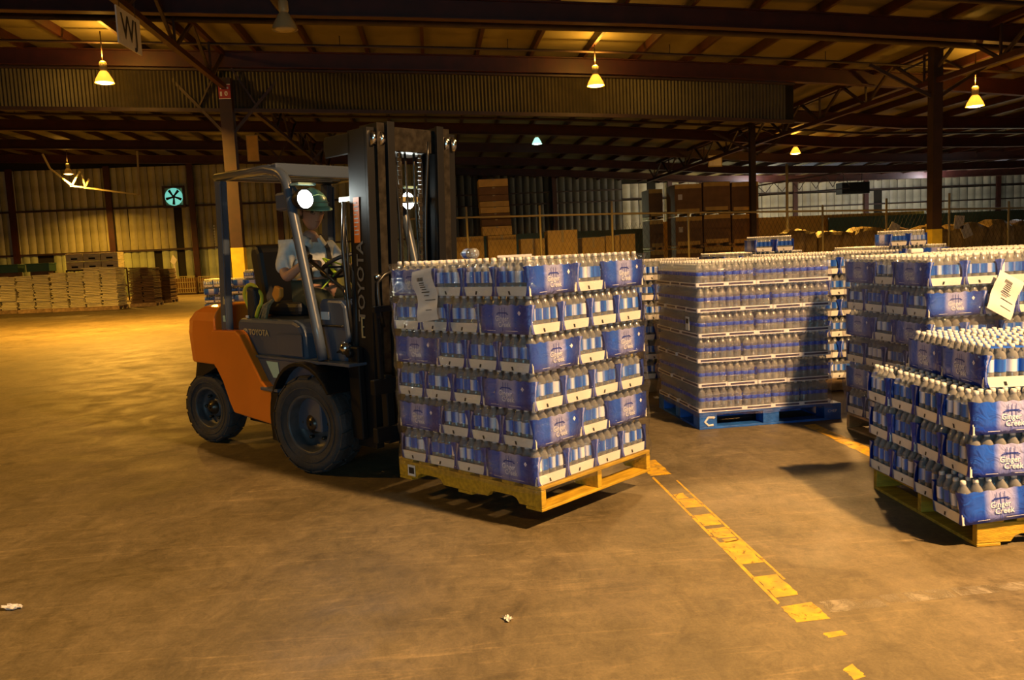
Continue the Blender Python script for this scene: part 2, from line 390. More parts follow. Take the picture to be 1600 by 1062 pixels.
# long trusses running with the building
def truss(X, zc, y0, y1, side):
    t = empty('truss', (X, 0, 0)); t.parent = ceil
    g = G(); g.beam((0, y0, zc), (0, y1, zc), .13, .13); g.beam((0, y0, zr(X)-.15), (0, y1, zr(X)-.15), .12, .12); ob('chord', g, t, mats=[M_STEEL_RED])
    k = 0; y = y0
    while y < y1 - .1:
        a, b = (zc, zr(X)-.15) if k % 2 else (zr(X)-.15, zc)
        g = G(); g.beam((0, y, a), (0, y+1.5, b), .07, .07)
        if k % 2 == 0: g.beam((0, y+1.5, zc), (0, y+1.5, zr(X)-.15), .05, .05)
        ob('brace', g, t, mats=[M_STEEL_DK]); y += 1.5; k += 1
truss(-5.4, 6.35, 3, 50, 1); truss(13.3, 5.45, 8, 50, 1)
for X, Y in ((-5.4, 36), (13.3, 21), (13.3, 33), (-5.4, 24)):   # knee braces at the columns
    g = G()
    for s in (-1, 1):
        g.beam((X, Y, 5.0), (X+s*1.7, Y+.2, zr(X)-.5), .08, .08); g.beam((X+s*.85, Y+.1, 5.75), (X+s*.1, Y, zr(X)-.4), .05, .05)
    ob('knee_brace', g, ceil, mats=[M_STEEL_DK])
# columns
def column(X, Y, w, h, yb, label, mt=M_COL):
    c = empty('column', (X, Y, 0)); tag(c, label, 'column')
    g = G(); g.box(-w/2, w/2, -w/2, w/2, 0, h)
    ob('column_shaft', g, c, mats=[mt])
    if yb:
        g = G(); g.box(-w/2-.01, w/2+.01, -w/2-.01, w/2+.01, 0.0, yb); ob('yellow_guard', g, c, mats=[M_YCOL])
    g = G(); g.box(-w/2-.08, w/2+.08, -w/2-.08, w/2+.08, 0, .03); ob('base_plate', g, c, mats=[M_STEEL_DK])
    return c
c1 = column(-5.4, 24, .33, 6.6, 1.98, 'dark red steel column with yellow base and red sign, behind the forklift')
g = G(); g.box(-.16, .16, -.19, -.175, 6.02, 6.42); g.box(-.16, .16, -.192, -.190, 6.02, 6.04, 1); g.box(-.16, .16, -.192, -.190, 6.40, 6.42, 1)
vs, fs = text_geo('0', .17, bold=.006); g.add(vs, fs, 1, T=Tr(.04, -.193, 6.16) @ Rx(PI/2)); g.box(-.12, -.07, -.193, -.19, 6.10, 6.22, 1)
g.box(-.11, .11, -.193, -.19, 6.29, 6.34, 1)
tag(ob('column_sign', g, c1, mats=[M_SIGNR, M_PAPER]), 'small red sign with white figures')
column(13.3, 21, .26, 6.3, 1.62, 'dark red steel column with yellow base, between pallets and far right wall')
column(13.1, 33, .22, 6.2, 1.5, 'slim dark red column at the edge of the big dark carton stacks')
# back wall: separate upright sheets
def sheet_mesh(w, h, mt, seed):
    rnd = random.Random(seed); g = G(); nx, nz = 6, 5; vs = []; fs = []
    for j in range(nz+1):
        for i in range(nx+1):
            u = i/nx; d = -.065*math.sin(PI*u) + (rnd.random()-.5)*.012
            vs.append((w*(u-.5)*.955, d, h*j/nz))
    for j in range(nz):
        for i in range(nx):
            a = j*(nx+1)+i; fs.append((a, a+1, a+nx+2, a+nx+1))
    g.add(vs, fs, 0, True); return g.mesh('wall_sheet', [mt])
def wall(name, x0, x1, Y, rows, w, holes, girts, posts, mback):
    wl = G(); wl.box(x0, x1, Y+.1, Y+.25, 0, 7.9); wl = tag(ob(name, wl, mats=[mback]), kind='structure')
    n = int((x1-x0)/w)
    for r, (z0, z1, mt) in enumerate(rows):
        ms = [sheet_mesh(w, z1-z0-.03, mt, r*10+q) for q in range(3)]
        for i in range(n):
            if (r, i) in holes: continue
            o = ob('wall_sheet', ms[int(R()*3)], wl, (x0+w*(i+.5), Y+.02+R()*.02, z0))
            if R() < .08: o.rotation_euler = (0, (R()-.5)*.03, 0)
    for z in girts:
        g = G(); g.box(x0, x1, Y-.09, Y-.02, z-.05, z+.05); ob('girt', g, wl, mats=[M_STEEL_DK])
    for x in posts:
        g = G(); g.box(x-.16, x+.16, Y-.28, Y-.1, 0, 7.4); ob('wall_post', g, wl, mats=[M_STEEL_RED])
    return wl
wall('wall_back', -31.5, 1.5, 50, [(0, 2.55, M_WALLP2), (2.6, 5.0, M_WALLP), (5.05, 7.35, M_WALLP)], .43,
     {(0, 21), (0, 22), (0, 36), (0, 39), (0, 30), (1, 39)}, [2.57, 5.03], [-23.5, -18.2, -13.6, -8.7, -3.5], M_DARK)
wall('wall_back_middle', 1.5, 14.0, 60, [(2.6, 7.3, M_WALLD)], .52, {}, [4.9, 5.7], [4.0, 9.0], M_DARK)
wall('wall_back_right', 14.0, 48.0, 60, [(2.6, 4.9, M_WALLC), (4.95, 6.1, M_WALLC)], .62, {(1, 3), (0, 9), (0, 31)}, [3.9, 5.0], [17.5, 22.0, 27.0, 32.5, 38.0, 43.0], M_DARK)
g = G(); g.box(1.4, 1.6, 50, 60.2, 0, 7.9); tag(ob('wall_return', g, mats=[M_WALLD]), kind='structure')
g = G(); g.box(-32.2, -32, -18, 64, 0, 8.4); tag(ob('wall_left', g, mats=[M_WALLP]), kind='structure')
g = G(); g.box(48, 48.2, -18, 64, 0, 6); tag(ob('wall_right', g, mats=[M_WALLC]), kind='structure')
# hoardings low on the far wall
g = G(); g.box(13.6, 31.0, 50.0, 50.15, 0, 2.95); tag(ob('hoarding', g, mats=[M_BOARD]), 'long low orange-brown hoarding in front of the far pale wall', 'hoarding')
g = G(); g.box(24.5, 46.0, 49.5, 49.65, 0, 2.75); tag(ob('hoarding', g, mats=[M_BOARDG]), 'dark green low hoarding at the far right wall', 'hoarding')
g = G(); g.box(2.0, 13.3, 50, 50.15, 0, 2.6); tag(ob('hoarding', g, mats=[M_BOARDG]), 'dull green low hoarding behind the wrapped cartons', 'hoarding')
# exhaust fan in the left wall
fn = empty('exhaust_fan', (-14.6, 49.9, 5.55)); tag(fn, 'exhaust fan with daylit teal opening high in the ribbed wall', 'fan')
g = G(); g.box(-.62, .62, -.10, .02, -.62, -.5); g.box(-.62, .62, -.1, .02, .5, .62); g.box(-.62, -.5, -.1, .02, -.5, .5); g.box(.5, .62, -.1, .02, -.5, .5); ob('fan_frame', g, fn, mats=[M_STEEL_DK])
g = G(); g.lathe([(.5, 0), (.5, .02)], 24, 0, T=Tr(0, -.05, 0) @ Rx(PI/2)); ob('daylit_opening', g, fn, mats=[M_FANLIGHT])
for k in range(5):
    g = G(); a = k*2*PI/5+.3; g.prism([(.04, -.03), (.44, -.11), (.46, .05), (.06, .05)], -.1, -.085, T=Ry(a)); ob('blade', g, fn, mats=[M_DARK])
g = G(); g.lathe([(.1, 0), (.1, .06)], 12, T=Tr(0, -.08, 0) @ Rx(PI/2)); ob('hub', g, fn, mats=[M_DARK])
# painted floor lines: each surviving patch its own piece
def line(name, pieces, mt):
    t = empty(name); tag(t, kind='structure')
    for (x0, y0, x1, y1) in pieces:
        g = G(); n = 7; rnd = random.Random(int(x0*100+y0*77)); L_ = []; Rr = []; zl = .0007 + .00025*(int(y0*50) % 5)
        for i in range(n+1):
            y = y0+(y1-y0)*i/n; L_.append((x0+(rnd.random()-.5)*min(.012, (x1-x0)*.2), y)); Rr.append((x1+(rnd.random()-.5)*min(.012, (x1-x0)*.2), y))
        L_[0] = (x0, y0-.02*rnd.random()); Rr[-1] = (x1, y1+.03*rnd.random())
        vs = [(a, b, zl) for a, b in L_]+[(a, b, zl) for a, b in Rr]
        g.add(vs, [(i, n+1+i, n+2+i, i+1) for i in range(n)]); ob('paint_patch', g, t, mats=[mt])
line('trim_2', [(1.36, 5.25, 1.50, 5.62), (1.355, 3.22, 1.372, 5.2), (1.485, 3.45, 1.498, 5.1), (1.38, 4.72, 1.45, 4.80), (1.375, 4.54, 1.482, 4.70), (1.375, 4.22, 1.482, 4.40), (1.375, 4.02, 1.48, 4.16), (1.375, 3.66, 1.482, 3.95), (1.40, 3.96, 1.47, 4.00), (1.375, 3.28, 1.482, 3.50), (1.36, 3.04, 1.50, 3.18), (1.42, 2.90, 1.50, 2.93), (1.36, 2.60, 1.41, 2.66)], M_YPAINT)
line('trim_3', [(2.93, 5.3, 3.06, 5.85), (2.94, 5.88, 3.05, 6.4), (2.94, 4.6, 3.05, 5.2)], M_YPAINT)
line('trim_4', [(1.53, 3.10, 1.78, 3.20), (1.8, 3.13, 2.1, 3.21), (2.12, 3.14, 2.62, 3.22), (2.65, 3.18, 3.3, 3.27)], M_WPAINT)
# pipes under the roof
def pipe(Y, dz, r, x0, x1, label, mt=M_STEEL_DK):
    g = G(); xs = [x0, -18, -8, 0, 5, 9, 13, 18, x1]; g.tube([(x, Y, zr(x)-dz) for x in xs], r, 8)
    x = x0+2.5
    while x < x1: g.tube([(x, Y, zr(x)+.02), (x, Y, zr(x)-dz)], .012, 5); x += 4.4
    tag(ob('sprinkler_pipe', g, mats=[mt]), label, 'pipe')
pipe(17.0, .25, .055, -31, 30, 'thin dark sprinkler pipe across the roof, nearest the camera')
pipe(19.3+.5, .38, .085, -2.9, 30, 'thick dark main pipe crossing the roof above the bright lamp')
pipe(20.4, .22, .06, -31, 30, 'long pale grey conduit crossing the roof bays', M_GALV)
pipe(22.6, .24, .035, -31, 30, 'thin dark pipe just in front of the corrugated valance')
pipe(33.4, .30, .05, -31, 30, 'thin dark pipe across the roof beyond the valance')
g = G(); g.tube([(-2.9, 19.8, zr(-2.9)-.38), (-2.95, 18.9, zr(-3)-.35), (-3.0, 17.0, zr(-3)-.3)], .12, 10)
g.lathe([(.17, -.25), (.17, .25)], 12, T=Tr(-2.95, 19.2, zr(-3)-.36) @ Rx(PI/2))
tag(ob('pipe_valve', g, mats=[M_STEEL_DK]), 'bulky dark valve at the end of the thick roof pipe', 'valve')

# ------------------------------------------------------------------ high bay lamps
def lamp(X, Y, z, label, mb=M_BULB, power=0, color=SODIUM, on=True, tall=False, up=150, glow=False):
    t = empty('high_bay_lamp', (X, Y, z)); tag(t, label, 'lamp', 'high bay lamps under the roof')
    g = G(); g.lathe([(.235, 0), (.20, .10), (.11, .26), (.075, .30)], 20, caps=False); ob('lamp_shade', g, t, mats=[(M_GLOWSHADE if mb == M_BULB else M_GLOWSHADEW) if glow else (M_SHADEO if on else M_GALV)])
    g = G(); g.lathe([(.075, .29), (.09, .34), (.09, .50), (.05, .54)], 14); ob('ballast', g, t, mats=[M_GALV])
    g = G(); g.tube([(0, 0, .53), (0, 0, max(.6, zr(X)-z))], .015, 6); ob('hanger', g, t, mats=[M_STEEL_DK])
    g = G(); g.lathe([(.215, .02), (.15, -.015), (.02, -.035)], 20); ob('lens', g, t, mats=[mb if on else M_GALV])
    if power:
        l = area('lamp_light', (X, Y, z-.06), .42, power, color, aim=(X, Y, 0), spread=2.5)
        if up:
            d = bpy.data.lights.new('lamp_uplight', 'POINT'); d.energy = up; d.color = color; d.shadow_soft_size = .08
            o = bpy.data.objects.new('lamp_uplight', d); COL.objects.link(o); o.location = (X, Y-.02, min(z+.66, zr(X)-.16))
    return t
lamp(-8.05, 22.5, 6.25, 'lit amber high bay lamp beside the hanging sign', power=2300, glow=True)
lamp(4.6, 22.4, 5.83, 'lit amber high bay lamp above the forklift load', power=1500, glow=True)
lamp(14.95, 21.8, 4.90, 'lit amber high bay lamp right of the tall right-hand column', power=1300, glow=True)
lamp(5.27, 40, 6.6, 'small greenish white lamp hanging in the middle of the far bays', M_BULBW, 350, MERC, up=10, glow=True)
lamp(16.73, 37, 5.4, 'small distant amber lamp near the slim dark column', power=1800, up=150, glow=True)
lamp(28.9, 38, 5.0, 'bright white lamp at the far right edge', M_BULBW, 1800, (.8, .93, 1.0), up=40)
lamp(21.2, 53, 4.5, 'added white wall-wash lamp, hidden behind the slim column', M_BULBW, 5000, (.85, .95, 1.0), up=420)  # added to brighten the pale wall, kept out of sight by the column
lamp(33.6, 53, 4.5, 'added white wall-wash lamp at the right end, hidden behind the tall column', M_BULBW, 5000, (.9, .93, 1.0), up=420)  # second added wall-wash lamp, concealed by the tall column
lamp(-18.3, 45, 6.5, 'distant amber lamp lighting the bracing on the far left wall', power=1500, up=30)
lamp(-9.5, 42, 6.3, 'distant amber lamp seen just over the forklift cab roof', power=900, up=20)
lamp(-2.46, 16, 5.75, 'unlit high bay lamp with a pale shade', on=False)
# lamps of the same grid over and beside the camera, out of the picture
lamp(5.4, 12.2, 6.3, 'lit amber high bay lamp above the middle pallets', power=850, color=(1.0, .53, .16))
lamp(-9.2, 7.2, 6.4, 'lit amber high bay lamp above the left floor', power=520)
lamp(-20.8, 22.5, 6.4, 'added amber high bay lamp past the left edge, lighting the sacks', power=3000)  # unseen lamp, added to throw amber light on the sack fronts
lamp(15.5, 10.5, 5.8, 'lit amber high bay lamp above the right aisle', power=600)
# lit W-shaped bracing by the far-left lamp
g = G()
for a, b in (((-19.3, 6.85), (-18.3, 5.95)), ((-18.3, 5.95), (-17.85, 6.65)), ((-17.75, 6.5), (-17.65, 5.85)), ((-17.62, 5.9), (-17.42, 6.25)), ((-18.4, 5.95), (-15.0, 5.35)), ((-19.3, 6.85), (-19.6, 7.6)), ((-15.0, 5.35), (-14.9, 7.6))):
    g.beam((a[0], 45.3, a[1]), (b[0], 45.3, b[1]), .07, .08)
tag(ob('wind_brace', g, mats=[M_GALV]), 'W-shaped steel bracing lit by the distant left lamp', 'brace')
# hanging sign
sg = empty('hanging_sign', (-5.22, 16, 5.78)); tag(sg, 'white hanging sign reading WJ in dark letters', 'sign')
g = G(); g.box(-.012, .012, -.50, .50, -.32, .32); o = ob('sign_board', g, sg, mats=[M_PAPER]); o.rotation_euler = (0, 0, -.06)
vs, fs = text_geo('WJ', .60, .9, bold=.010); g = G(); g.add(vs, fs, 0, T=Rz(-.06) @ Tr(.016, 0, 0) @ Rz(PI/2) @ Rx(PI/2)); ob('lettering', g, sg, mats=[M_INK])
vs, fs = text_geo('WJ', .60, .9, bold=.010); g = G(); g.add(vs, fs, 0, T=Rz(-.06) @ Tr(-.016, 0, 0) @ Rz(-PI/2) @ Rx(PI/2)); ob('lettering', g, sg, mats=[M_INK])
for yy in (-.4, .4):
    g = G(); g.tube([(0, yy, .32), (0, yy, 1.6)], .008, 4); ob('hanger', g, sg, mats=[M_STEEL_DK])
g = G(); g.box(-.35, .35, -.02, .02, -.28, .28); g.box(-.3, .3, -.025, -.02, -.22, .22, 1); tag(ob('plain_sign', g, None, (15.1-1.1, 40, 5.5), mats=[M_GALV, M_PAPER]), 'small blank square sign hanging high in the dark far bays', 'sign')
g = G(); g.box(-.22, .22, -.02, .02, -.5, .5); g.box(-.2, .2, -.025, -.02, -.46, .46, 1); tag(ob('plain_sign', g, None, (-6.6, 33, 5.9), mats=[M_GALV, M_CARD]), 'small upright tan sign hanging beyond the forklift mast top', 'sign')

# ------------------------------------------------------------------ bottled water
LP, WP, PH = .390, .254, .2047          # pack length, width, layer height
BR = .0305
PROF = [(.027, .0), (BR, .006), (BR, .064), (.029, .068), (.029, .126), (BR, .128), (BR, .138), (.027, .155), (.0145, .176), (.0125, .182), (.0125, .186)]
def bottle_geo(g, x, y, seg=10, mb=0, label=True, ml=1, mc=2, seglo=False, T=None):
    T0 = Tr(x, y, 0) if T is None else T
    prof = PROF if not seglo else [(BR, 0), (BR, .14), (.014, .178), (.0125, .186)]
    g.lathe(prof, seg, mb, T0)
    if label:
        g.lathe([(.0309, .070), (.0309, .130)], seg, ml, T0, caps=False)
    g.lathe([(.0128, .186), (.0134, .188), (.0130, .2020), (.009, .2040)], seg, mc, T0)
g = G(); g.lathe(PROF, 12, 0); ME_BOTTLE = g.mesh('bottle', [M_BOTTLE])
g = G(); g.lathe([(.0309, .069), (.0309, .131)], 14, 0, caps=False); ME_LABEL = g.mesh('bottle_label', [M_LABEL])
g = G(); g.lathe([(.0306, .086), (.0314, .088), (.0314, .112), (.0306, .114)], 12, 0, caps=False); ME_BAND = g.mesh('bottle_label', [M_BAND])
g = G(); g.lathe([(.0128, .186), (.0134, .188), (.0130, .2020), (.009, .2040)], 10, 0); ME_CAP = g.mesh('cap', [M_CAP])
NX, NY = 6, 4
def bpos(i, j): return (.0075+(i+.5)*(LP-.015)/NX, .0075+(j+.5)*(WP-.015)/NY)
INNER = {}
def inner_mesh(keys, clear):
    k = (tuple(sorted(keys)), clear)
    if k not in INNER:
        g = G()
        for i in range(NX):
            for j in range(NY):
                if (i, j) in keys: continue
                x, y = bpos(i, j); bottle_geo(g, x, y, 7, seglo=True)
        INNER[k] = g.mesh('packed_bottles', [M_BOTTLE, M_BAND if clear else M_LABEL, M_CAP]) if g.f else None
    return INNER[k]
# cardboard tray with a hand slot on each end
def tray_blue():
    g = G(); h = .052; e = .0005; x0, x1, y0, y1 = e, LP-e, e, WP-e
    g.box(x0, x1, y0, y1, 0.001, .005)
    g.box(x0, x0+.004, y0, y1, .005, h); g.box(x1-.004, x1, y0, y1, .005, h); g.box(x0, x1, y0, y0+.004, .005, h*.8); g.box(x0, x1, y1-.004, y1, .005, h*.8)
    for x, s in ((x0-.001, -1), (x1+.001, 1)):
        c = WP*.5 + s*-.02
        g.add([(x, c-.004, .008), (x, c+.010, .008), (x, c+.004, .028), (x, c-.010, .028)], [(0, 1, 2, 3) if s > 0 else (3, 2, 1, 0)], 1)
    return g.mesh('tray', [M_TRAY, M_INK])
def tray_clear():
    g = G(); h = .034; e = .001
    g.box(e, LP-e, e, WP-e, .001, .005)
    for (a0, a1, fixed, axis) in ((e, LP-e, e, 'x'), (e, LP-e, WP-e, 'x'), (e, WP-e, e, 'y'), (e, WP-e, LP-e, 'y')):
        out = 1 if fixed > .1 else -1
        def q(u0, u1, z0, z1, d, mi):
            t0, t1 = sorted((fixed, fixed+out*d))
            if axis == 'x': g.box(u0, u1, t0, t1, z0, z1, mi)
            else: g.box(t0, t1, u0, u1, z0, z1, mi)
        q(a0, a1, .002, .009, .003, 0); q(a0, a1, h-.008, h, .003, 0); q(a0, a0+.022, .009, h-.008, .003, 0); q(a1-.022, a1, .009, h-.008, .003, 0); q(a0+.022, a1-.022, .009, h-.008, .001, 1)
    return g.mesh('tray', [M_TRAY2, M_PRINT])
ME_TRAYB, ME_TRAYC = tray_blue(), tray_clear()
# printed film on the two long sides with tucked flaps on the ends
def film_mesh(var, top=False):
    rnd = random.Random(var); vs = []; uv = []; fs = []
    nx, nz = 12, 6; h0, h1 = .001, .156; side0 = {}
    for side in (0, 1):
        o = len(vs); side0[side] = o
        for j in range(nz+1):
            v = j/nz
            for i in range(nx+1):
                u = i/nx; bulge = .004*math.sin(PI*v) + .0014*math.cos(u*NX*2*PI) * (1 if v > .3 else 0) + (rnd.random()-.5)*.0014
                y = -.002 - bulge if side == 0 else WP+.002+bulge
                zz = h0+(h1-h0)*v + (.004*math.cos(u*NX*2*PI)+.003*rnd.random() if j == nz else 0)
                if i in (0, nx): y = (.003 if side == 0 else WP-.003)
                vs.append((u*LP if 0 < i < nx else (-.0015 if i == 0 else LP+.0015), y, zz)); uv.append((u if side == 0 else 1-u, v))
        for j in range(nz):
            for i in range(nx):
                a = o+j*(nx+1)+i; q = (a, a+1, a+nx+2, a+nx+1); fs.append(q if side == 0 else tuple(reversed(q)))
        for end in (0, 1):                       # flaps wrapping on to the ends, wide at top and foot
            b = len(vs)
            for j in range(nz+1):
                v = j/nz; w = .010 + .026*(abs(v-.42)/.58)**2 + .003*rnd.random()
                z = h0+(h1-h0)*v; x = -.003 if end == 0 else LP+.003
                yb = .003+w if side == 0 else WP-.003-w
                vs.append((x, yb, z)); uv.append((.02, v))
            col = 0 if end == 0 else nx
            for j in range(nz):
                q = (o+j*(nx+1)+col, b+j, b+j+1, o+(j+1)*(nx+1)+col)
                if (side == 0) == (end == 0): q = tuple(reversed(q))
                fs.append(q)
    for i in range(nx):                          # the film runs on under the tray
        fs.append((side0[0]+i, side0[1]+i, side0[1]+i+1, side0[0]+i+1))
    if top:
        for k, yy in enumerate((.066, .127, .188)):
            b = len(vs); n_ = 12
            for i in range(n_+1):
                for e in (-1, 1): vs.append((.012+(LP-.024)*i/n_, yy+e*(.021+.003*math.cos(i*PI)), .192-.004*math.cos(i*PI)+.002*rnd.random())); uv.append((.20, .8))
            fs += [(b+2*i, b+2*i+2, b+2*i+3, b+2*i+1) for i in range(n_)]
    g = G(); g.add(vs, fs, 0, True)
    uvs = [uv[t] for q in fs for t in q]
    me = g.mesh('film', [M_FILM]); l = me.uv_layers.new(name='UVMap')
    for i, q in enumerate(uvs): l.data[i].uv = q
    return me
ME_FILM = [film_mesh(i) for i in range(4)]; ME_FILMT = [film_mesh(i, True) for i in range(4)]
# lettering and emblem printed on both long sides
g = G()
v1, f1 = text_geo('Ginger', .040, .92, bold=.0008); v2, f2 = text_geo('Creek', .040, .92, bold=.0008)
for side in (0, 1):
    T = (Tr(LP*.49, -.0085, 0) @ Rx(PI/2)) if side == 0 else (Tr(LP*.51, WP+.0085, 0) @ Rz(PI) @ Rx(PI/2))
    def quad(x0, x1, z0, z1, mi): g.add([(x0, z0, 0), (x1, z0, 0), (x1, z1, 0), (x0, z1, 0)], [(0, 1, 2, 3)], mi, False, T)
    g.add([(x-.004+.0015, y+.083-.0012, -.0008) for x, y, z in v1], f1, 1, False, T); g.add([(x-.004, y+.083, 0) for x, y, z in v1], f1, 0, False, T)
    g.add([(x+.014+.0015, y+.051-.0012, -.0008) for x, y, z in v2], f2, 1, False, T); g.add([(x+.014, y+.051, 0) for x, y, z in v2], f2, 0, False, T)
    quad(-.036, .036, .112, .118, 1); quad(-.045, -.030, .106, .111, 1); quad(.030, .045, .106, .111, 1); quad(-.003, .000, .012, .145, 1); quad(-.022, -.019, .10, .145, 1); quad(.017, .020, .085, .145, 1)
    for dx, dz in ((0, .007), (0, -.007), (.006, 0), (-.006, 0)):
        g.add([(.125+dx, .115+dz-.006, 0), (.131+dx, .115+dz, 0), (.125+dx, .115+dz+.006, 0), (.119+dx, .115+dz, 0)], [(0, 1, 2, 3)], 0, False, T)
    quad(-.12, -.06, .016, .018, 0); quad(.02, .11, .017, .019, 0)
ME_LETTER = g.mesh('lettering', [M_WHITEINK, M_BLUEINK])

ORD = ['top', 'second', 'third', 'fourth', 'fifth', 'bottom']
def pack(S, x, y, z, orient, keys, clear, top, label, group, jit=.004, letters=(True,), tilt=0.0, lod=2):
    """orient 0: long axis along local x (rect x..x+LP); 1: long axis along local y"""
    P = S @ Tr(x, y, z)
    c = (LP/2, WP/2) if orient == 0 else (WP/2, LP/2)
    A = P @ Tr(c[0]+(R()-.5)*jit, c[1]+(R()-.5)*jit, 0) @ Rz((R()-.5)*jit*5) @ Ry(tilt)
    if orient == 1: A = A @ Rz(-PI/2 if R() < .5 else PI/2)
    elif R() < .5: A = A @ Rz(PI)
    A = A @ Tr(-LP/2, -WP/2, 0)
    t = empty('bottle_pack' if not clear else 'bottle_case', M=A); tag(t, label, 'water pack', group)
    ob('tray', ME_TRAYC if clear else ME_TRAYB, t)
    if not clear:
        fm = ob('film', (ME_FILMT if top == 2 else ME_FILM)[int(R()*4)], t)
        if lod > 0: ob('lettering', ME_LETTER, fm)
    # which bottles stand in the open rows (in this pack's own frame)
    Ai = A.inverted(); kk = set()
    if lod > 0:
        for (wx, wy, nx_, ny_) in keys:      # outward normals in stack frame
            d = Ai.to_3x3() @ (S.to_3x3() @ Vector((nx_, ny_, 0)))
            if abs(d.x) > abs(d.y): kk |= {(NX-1 if d.x > 0 else 0, j) for j in range(NY)}
            else: kk |= {(i, NY-1 if d.y > 0 else 0) for i in range(NX)}
        if top == 2: kk = {(i, j) for i in range(NX) for j in range(NY)}
    im = inner_mesh(kk, clear)
    if im: tag(ob('packed_bottles', im, t), kind='stuff')
    for (i, j) in kk:
        bx, by = bpos(i, j); b = ob('bottle', ME_BOTTLE, t, (bx+(R()-.5)*.002, by+(R()-.5)*.002, .004))
        if lod > 1 or top: ob('cap', ME_CAP, b)
        if lod > 1: ob('bottle_label', ME_BAND if clear else ME_LABEL, b, rz=R()*6.28)
    return t

def layout(kind):
    """(a, b, long_axis) with a along 1.22 m and b along 1.016 m; near corner is (0,0)"""
    P = []
    for k in range(3): P.append((k*WP, 0, 'b'))
    P += [(0, LP, 'a'), (LP, LP, 'a')]
    for k in range(3): P.append((k*WP, LP+WP, 'b'))
    for k in range(4): P.append((3*WP, k*WP, 'a'))
    if kind == 'B': P = [(3*WP+LP - a - (LP if ax == 'a' else WP), b, ax) for a, b, ax in P]
    return P
AE, BE = 3*WP+LP, 2*LP+WP
def load(S, kinds, swap, clear, who, faceA, faceB, group, z0=.14, top_full=False, lod=2, jit=.004, offs=None, only=None):
    """swap False: local x = a, y = b; True: local x = b, y = a. faceA: words for the a=0 face, faceB for the b=0 face."""
    nl = len(kinds); inner = 0
    for L_ in range(nl):                     # 0 = bottom
        kind = kinds[L_]; z = z0 + L_*PH; ord_ = ORD[nl-1-L_] if nl == 6 else (['bottom', 'second', 'third', 'fourth'][L_])
        lay = 'layer from top' if (nl == 6 and 0 < nl-1-L_ < 5) else 'layer'
        ia = sorted({b for a, b, ax in layout(kind) if a < .01}); ib = sorted({a for a, b, ax in layout(kind) if b < .01})
        for (a, b, ax) in layout(kind):
            ea, eb, tp = a < .01, b < .01, L_ == nl-1
            if not (ea or eb or tp): continue
            if only and not only(L_, a, b): continue
            keys = []
            if ea: keys.append((0, 0, 0, -1) if swap else (0, 0, -1, 0))
            if eb: keys.append((0, 0, -1, 0) if swap else (0, 0, 0, -1))
            if swap: x, y, orient = b, a, (0 if ax == 'b' else 1)
            else: x, y, orient = a, b, (0 if ax == 'a' else 1)
            dx, dy = (offs[L_] if offs else (0, 0))
            pos = ['corner', 'second', 'third', 'fourth']
            col = 'clear case' if clear else 'blue pack'
            if ea and eb: lb = f'{col}, {ord_} layer, near corner, {who}'
            elif ea: lb = f'{col}, {ord_} {lay}, {faceA}, {pos[ia.index(b)]} from corner, {who}'
            elif eb: lb = f'{col}, {ord_} {lay}, {faceB}, {pos[ib.index(a)]} from corner, {who}'
            else: 
                inner += 1; lb = f'{col} showing only caps, {["first","second","third","fourth","fifth","sixth","seventh","eighth"][min(7, inner-1)]} inner one on {who}'
            t2 = (2 if top_full else 1) if tp else 0
            lean = 'bottom layer, near corner, low' in lb
            pack(S, x+dx-(.055 if lean else 0), y+dy-(.012 if lean else 0), z-(.006 if lean else 0), orient, keys, clear, t2, lb, group, jit=jit, lod=lod, tilt=-.085 if lean else 0)

def stringer_pallet(S, name, label, mt, swap, notch_y=True, mts=None):
    """1.22 (a) x 1.016 (b); stringers run along a"""
    M = S @ (Matrix(((0,1,0,0),(1,0,0,0),(0,0,1,0),(0,0,0,1))) if swap else Matrix.Identity(4))
    t = empty(name, M=S); tag(t, label, 'pallet', 'pallets under the bottled water')
    A_, B_ = 1.22, 1.016
    def put(nm, g):
        if swap: 
            g.v = [(v[1], v[0], v[2]) for v in g.v]; g.f = [tuple(reversed(q)) for q in g.f]
        return ob(nm, g, t, bev=.004, mats=[mt])
    def arc(x0, x1):
        return [(x0, .018), (x0+.02, .045), (x0+.05, .055), (x1-.05, .055), (x1-.02, .045), (x1, .018)]
    for b in (0, B_/2-.019, B_-.038):
        poly = [(0, .018)] + arc(.17, .42) + arc(.80, 1.05) + [(A_, .018), (A_, .118), (0, .118)]
        g = G(); g.prism(poly, b, b+.038); put('stringer', g)
    for k in range(7):
        w = .135 if k in (0, 6) else .10; a = k*(A_-.135)/6 + (0 if k in (0, 6) else .0175)
        g = G(); g.box(a, a+w, 0, B_, .118, .137); put('deck_board', g)
    for k in range(3):
        a = (0, A_/2-.06, A_-.12)[k]; g = G(); g.box(a, a+.12, 0, B_, 0.0, .018); put('bottom_board', g)
    return t
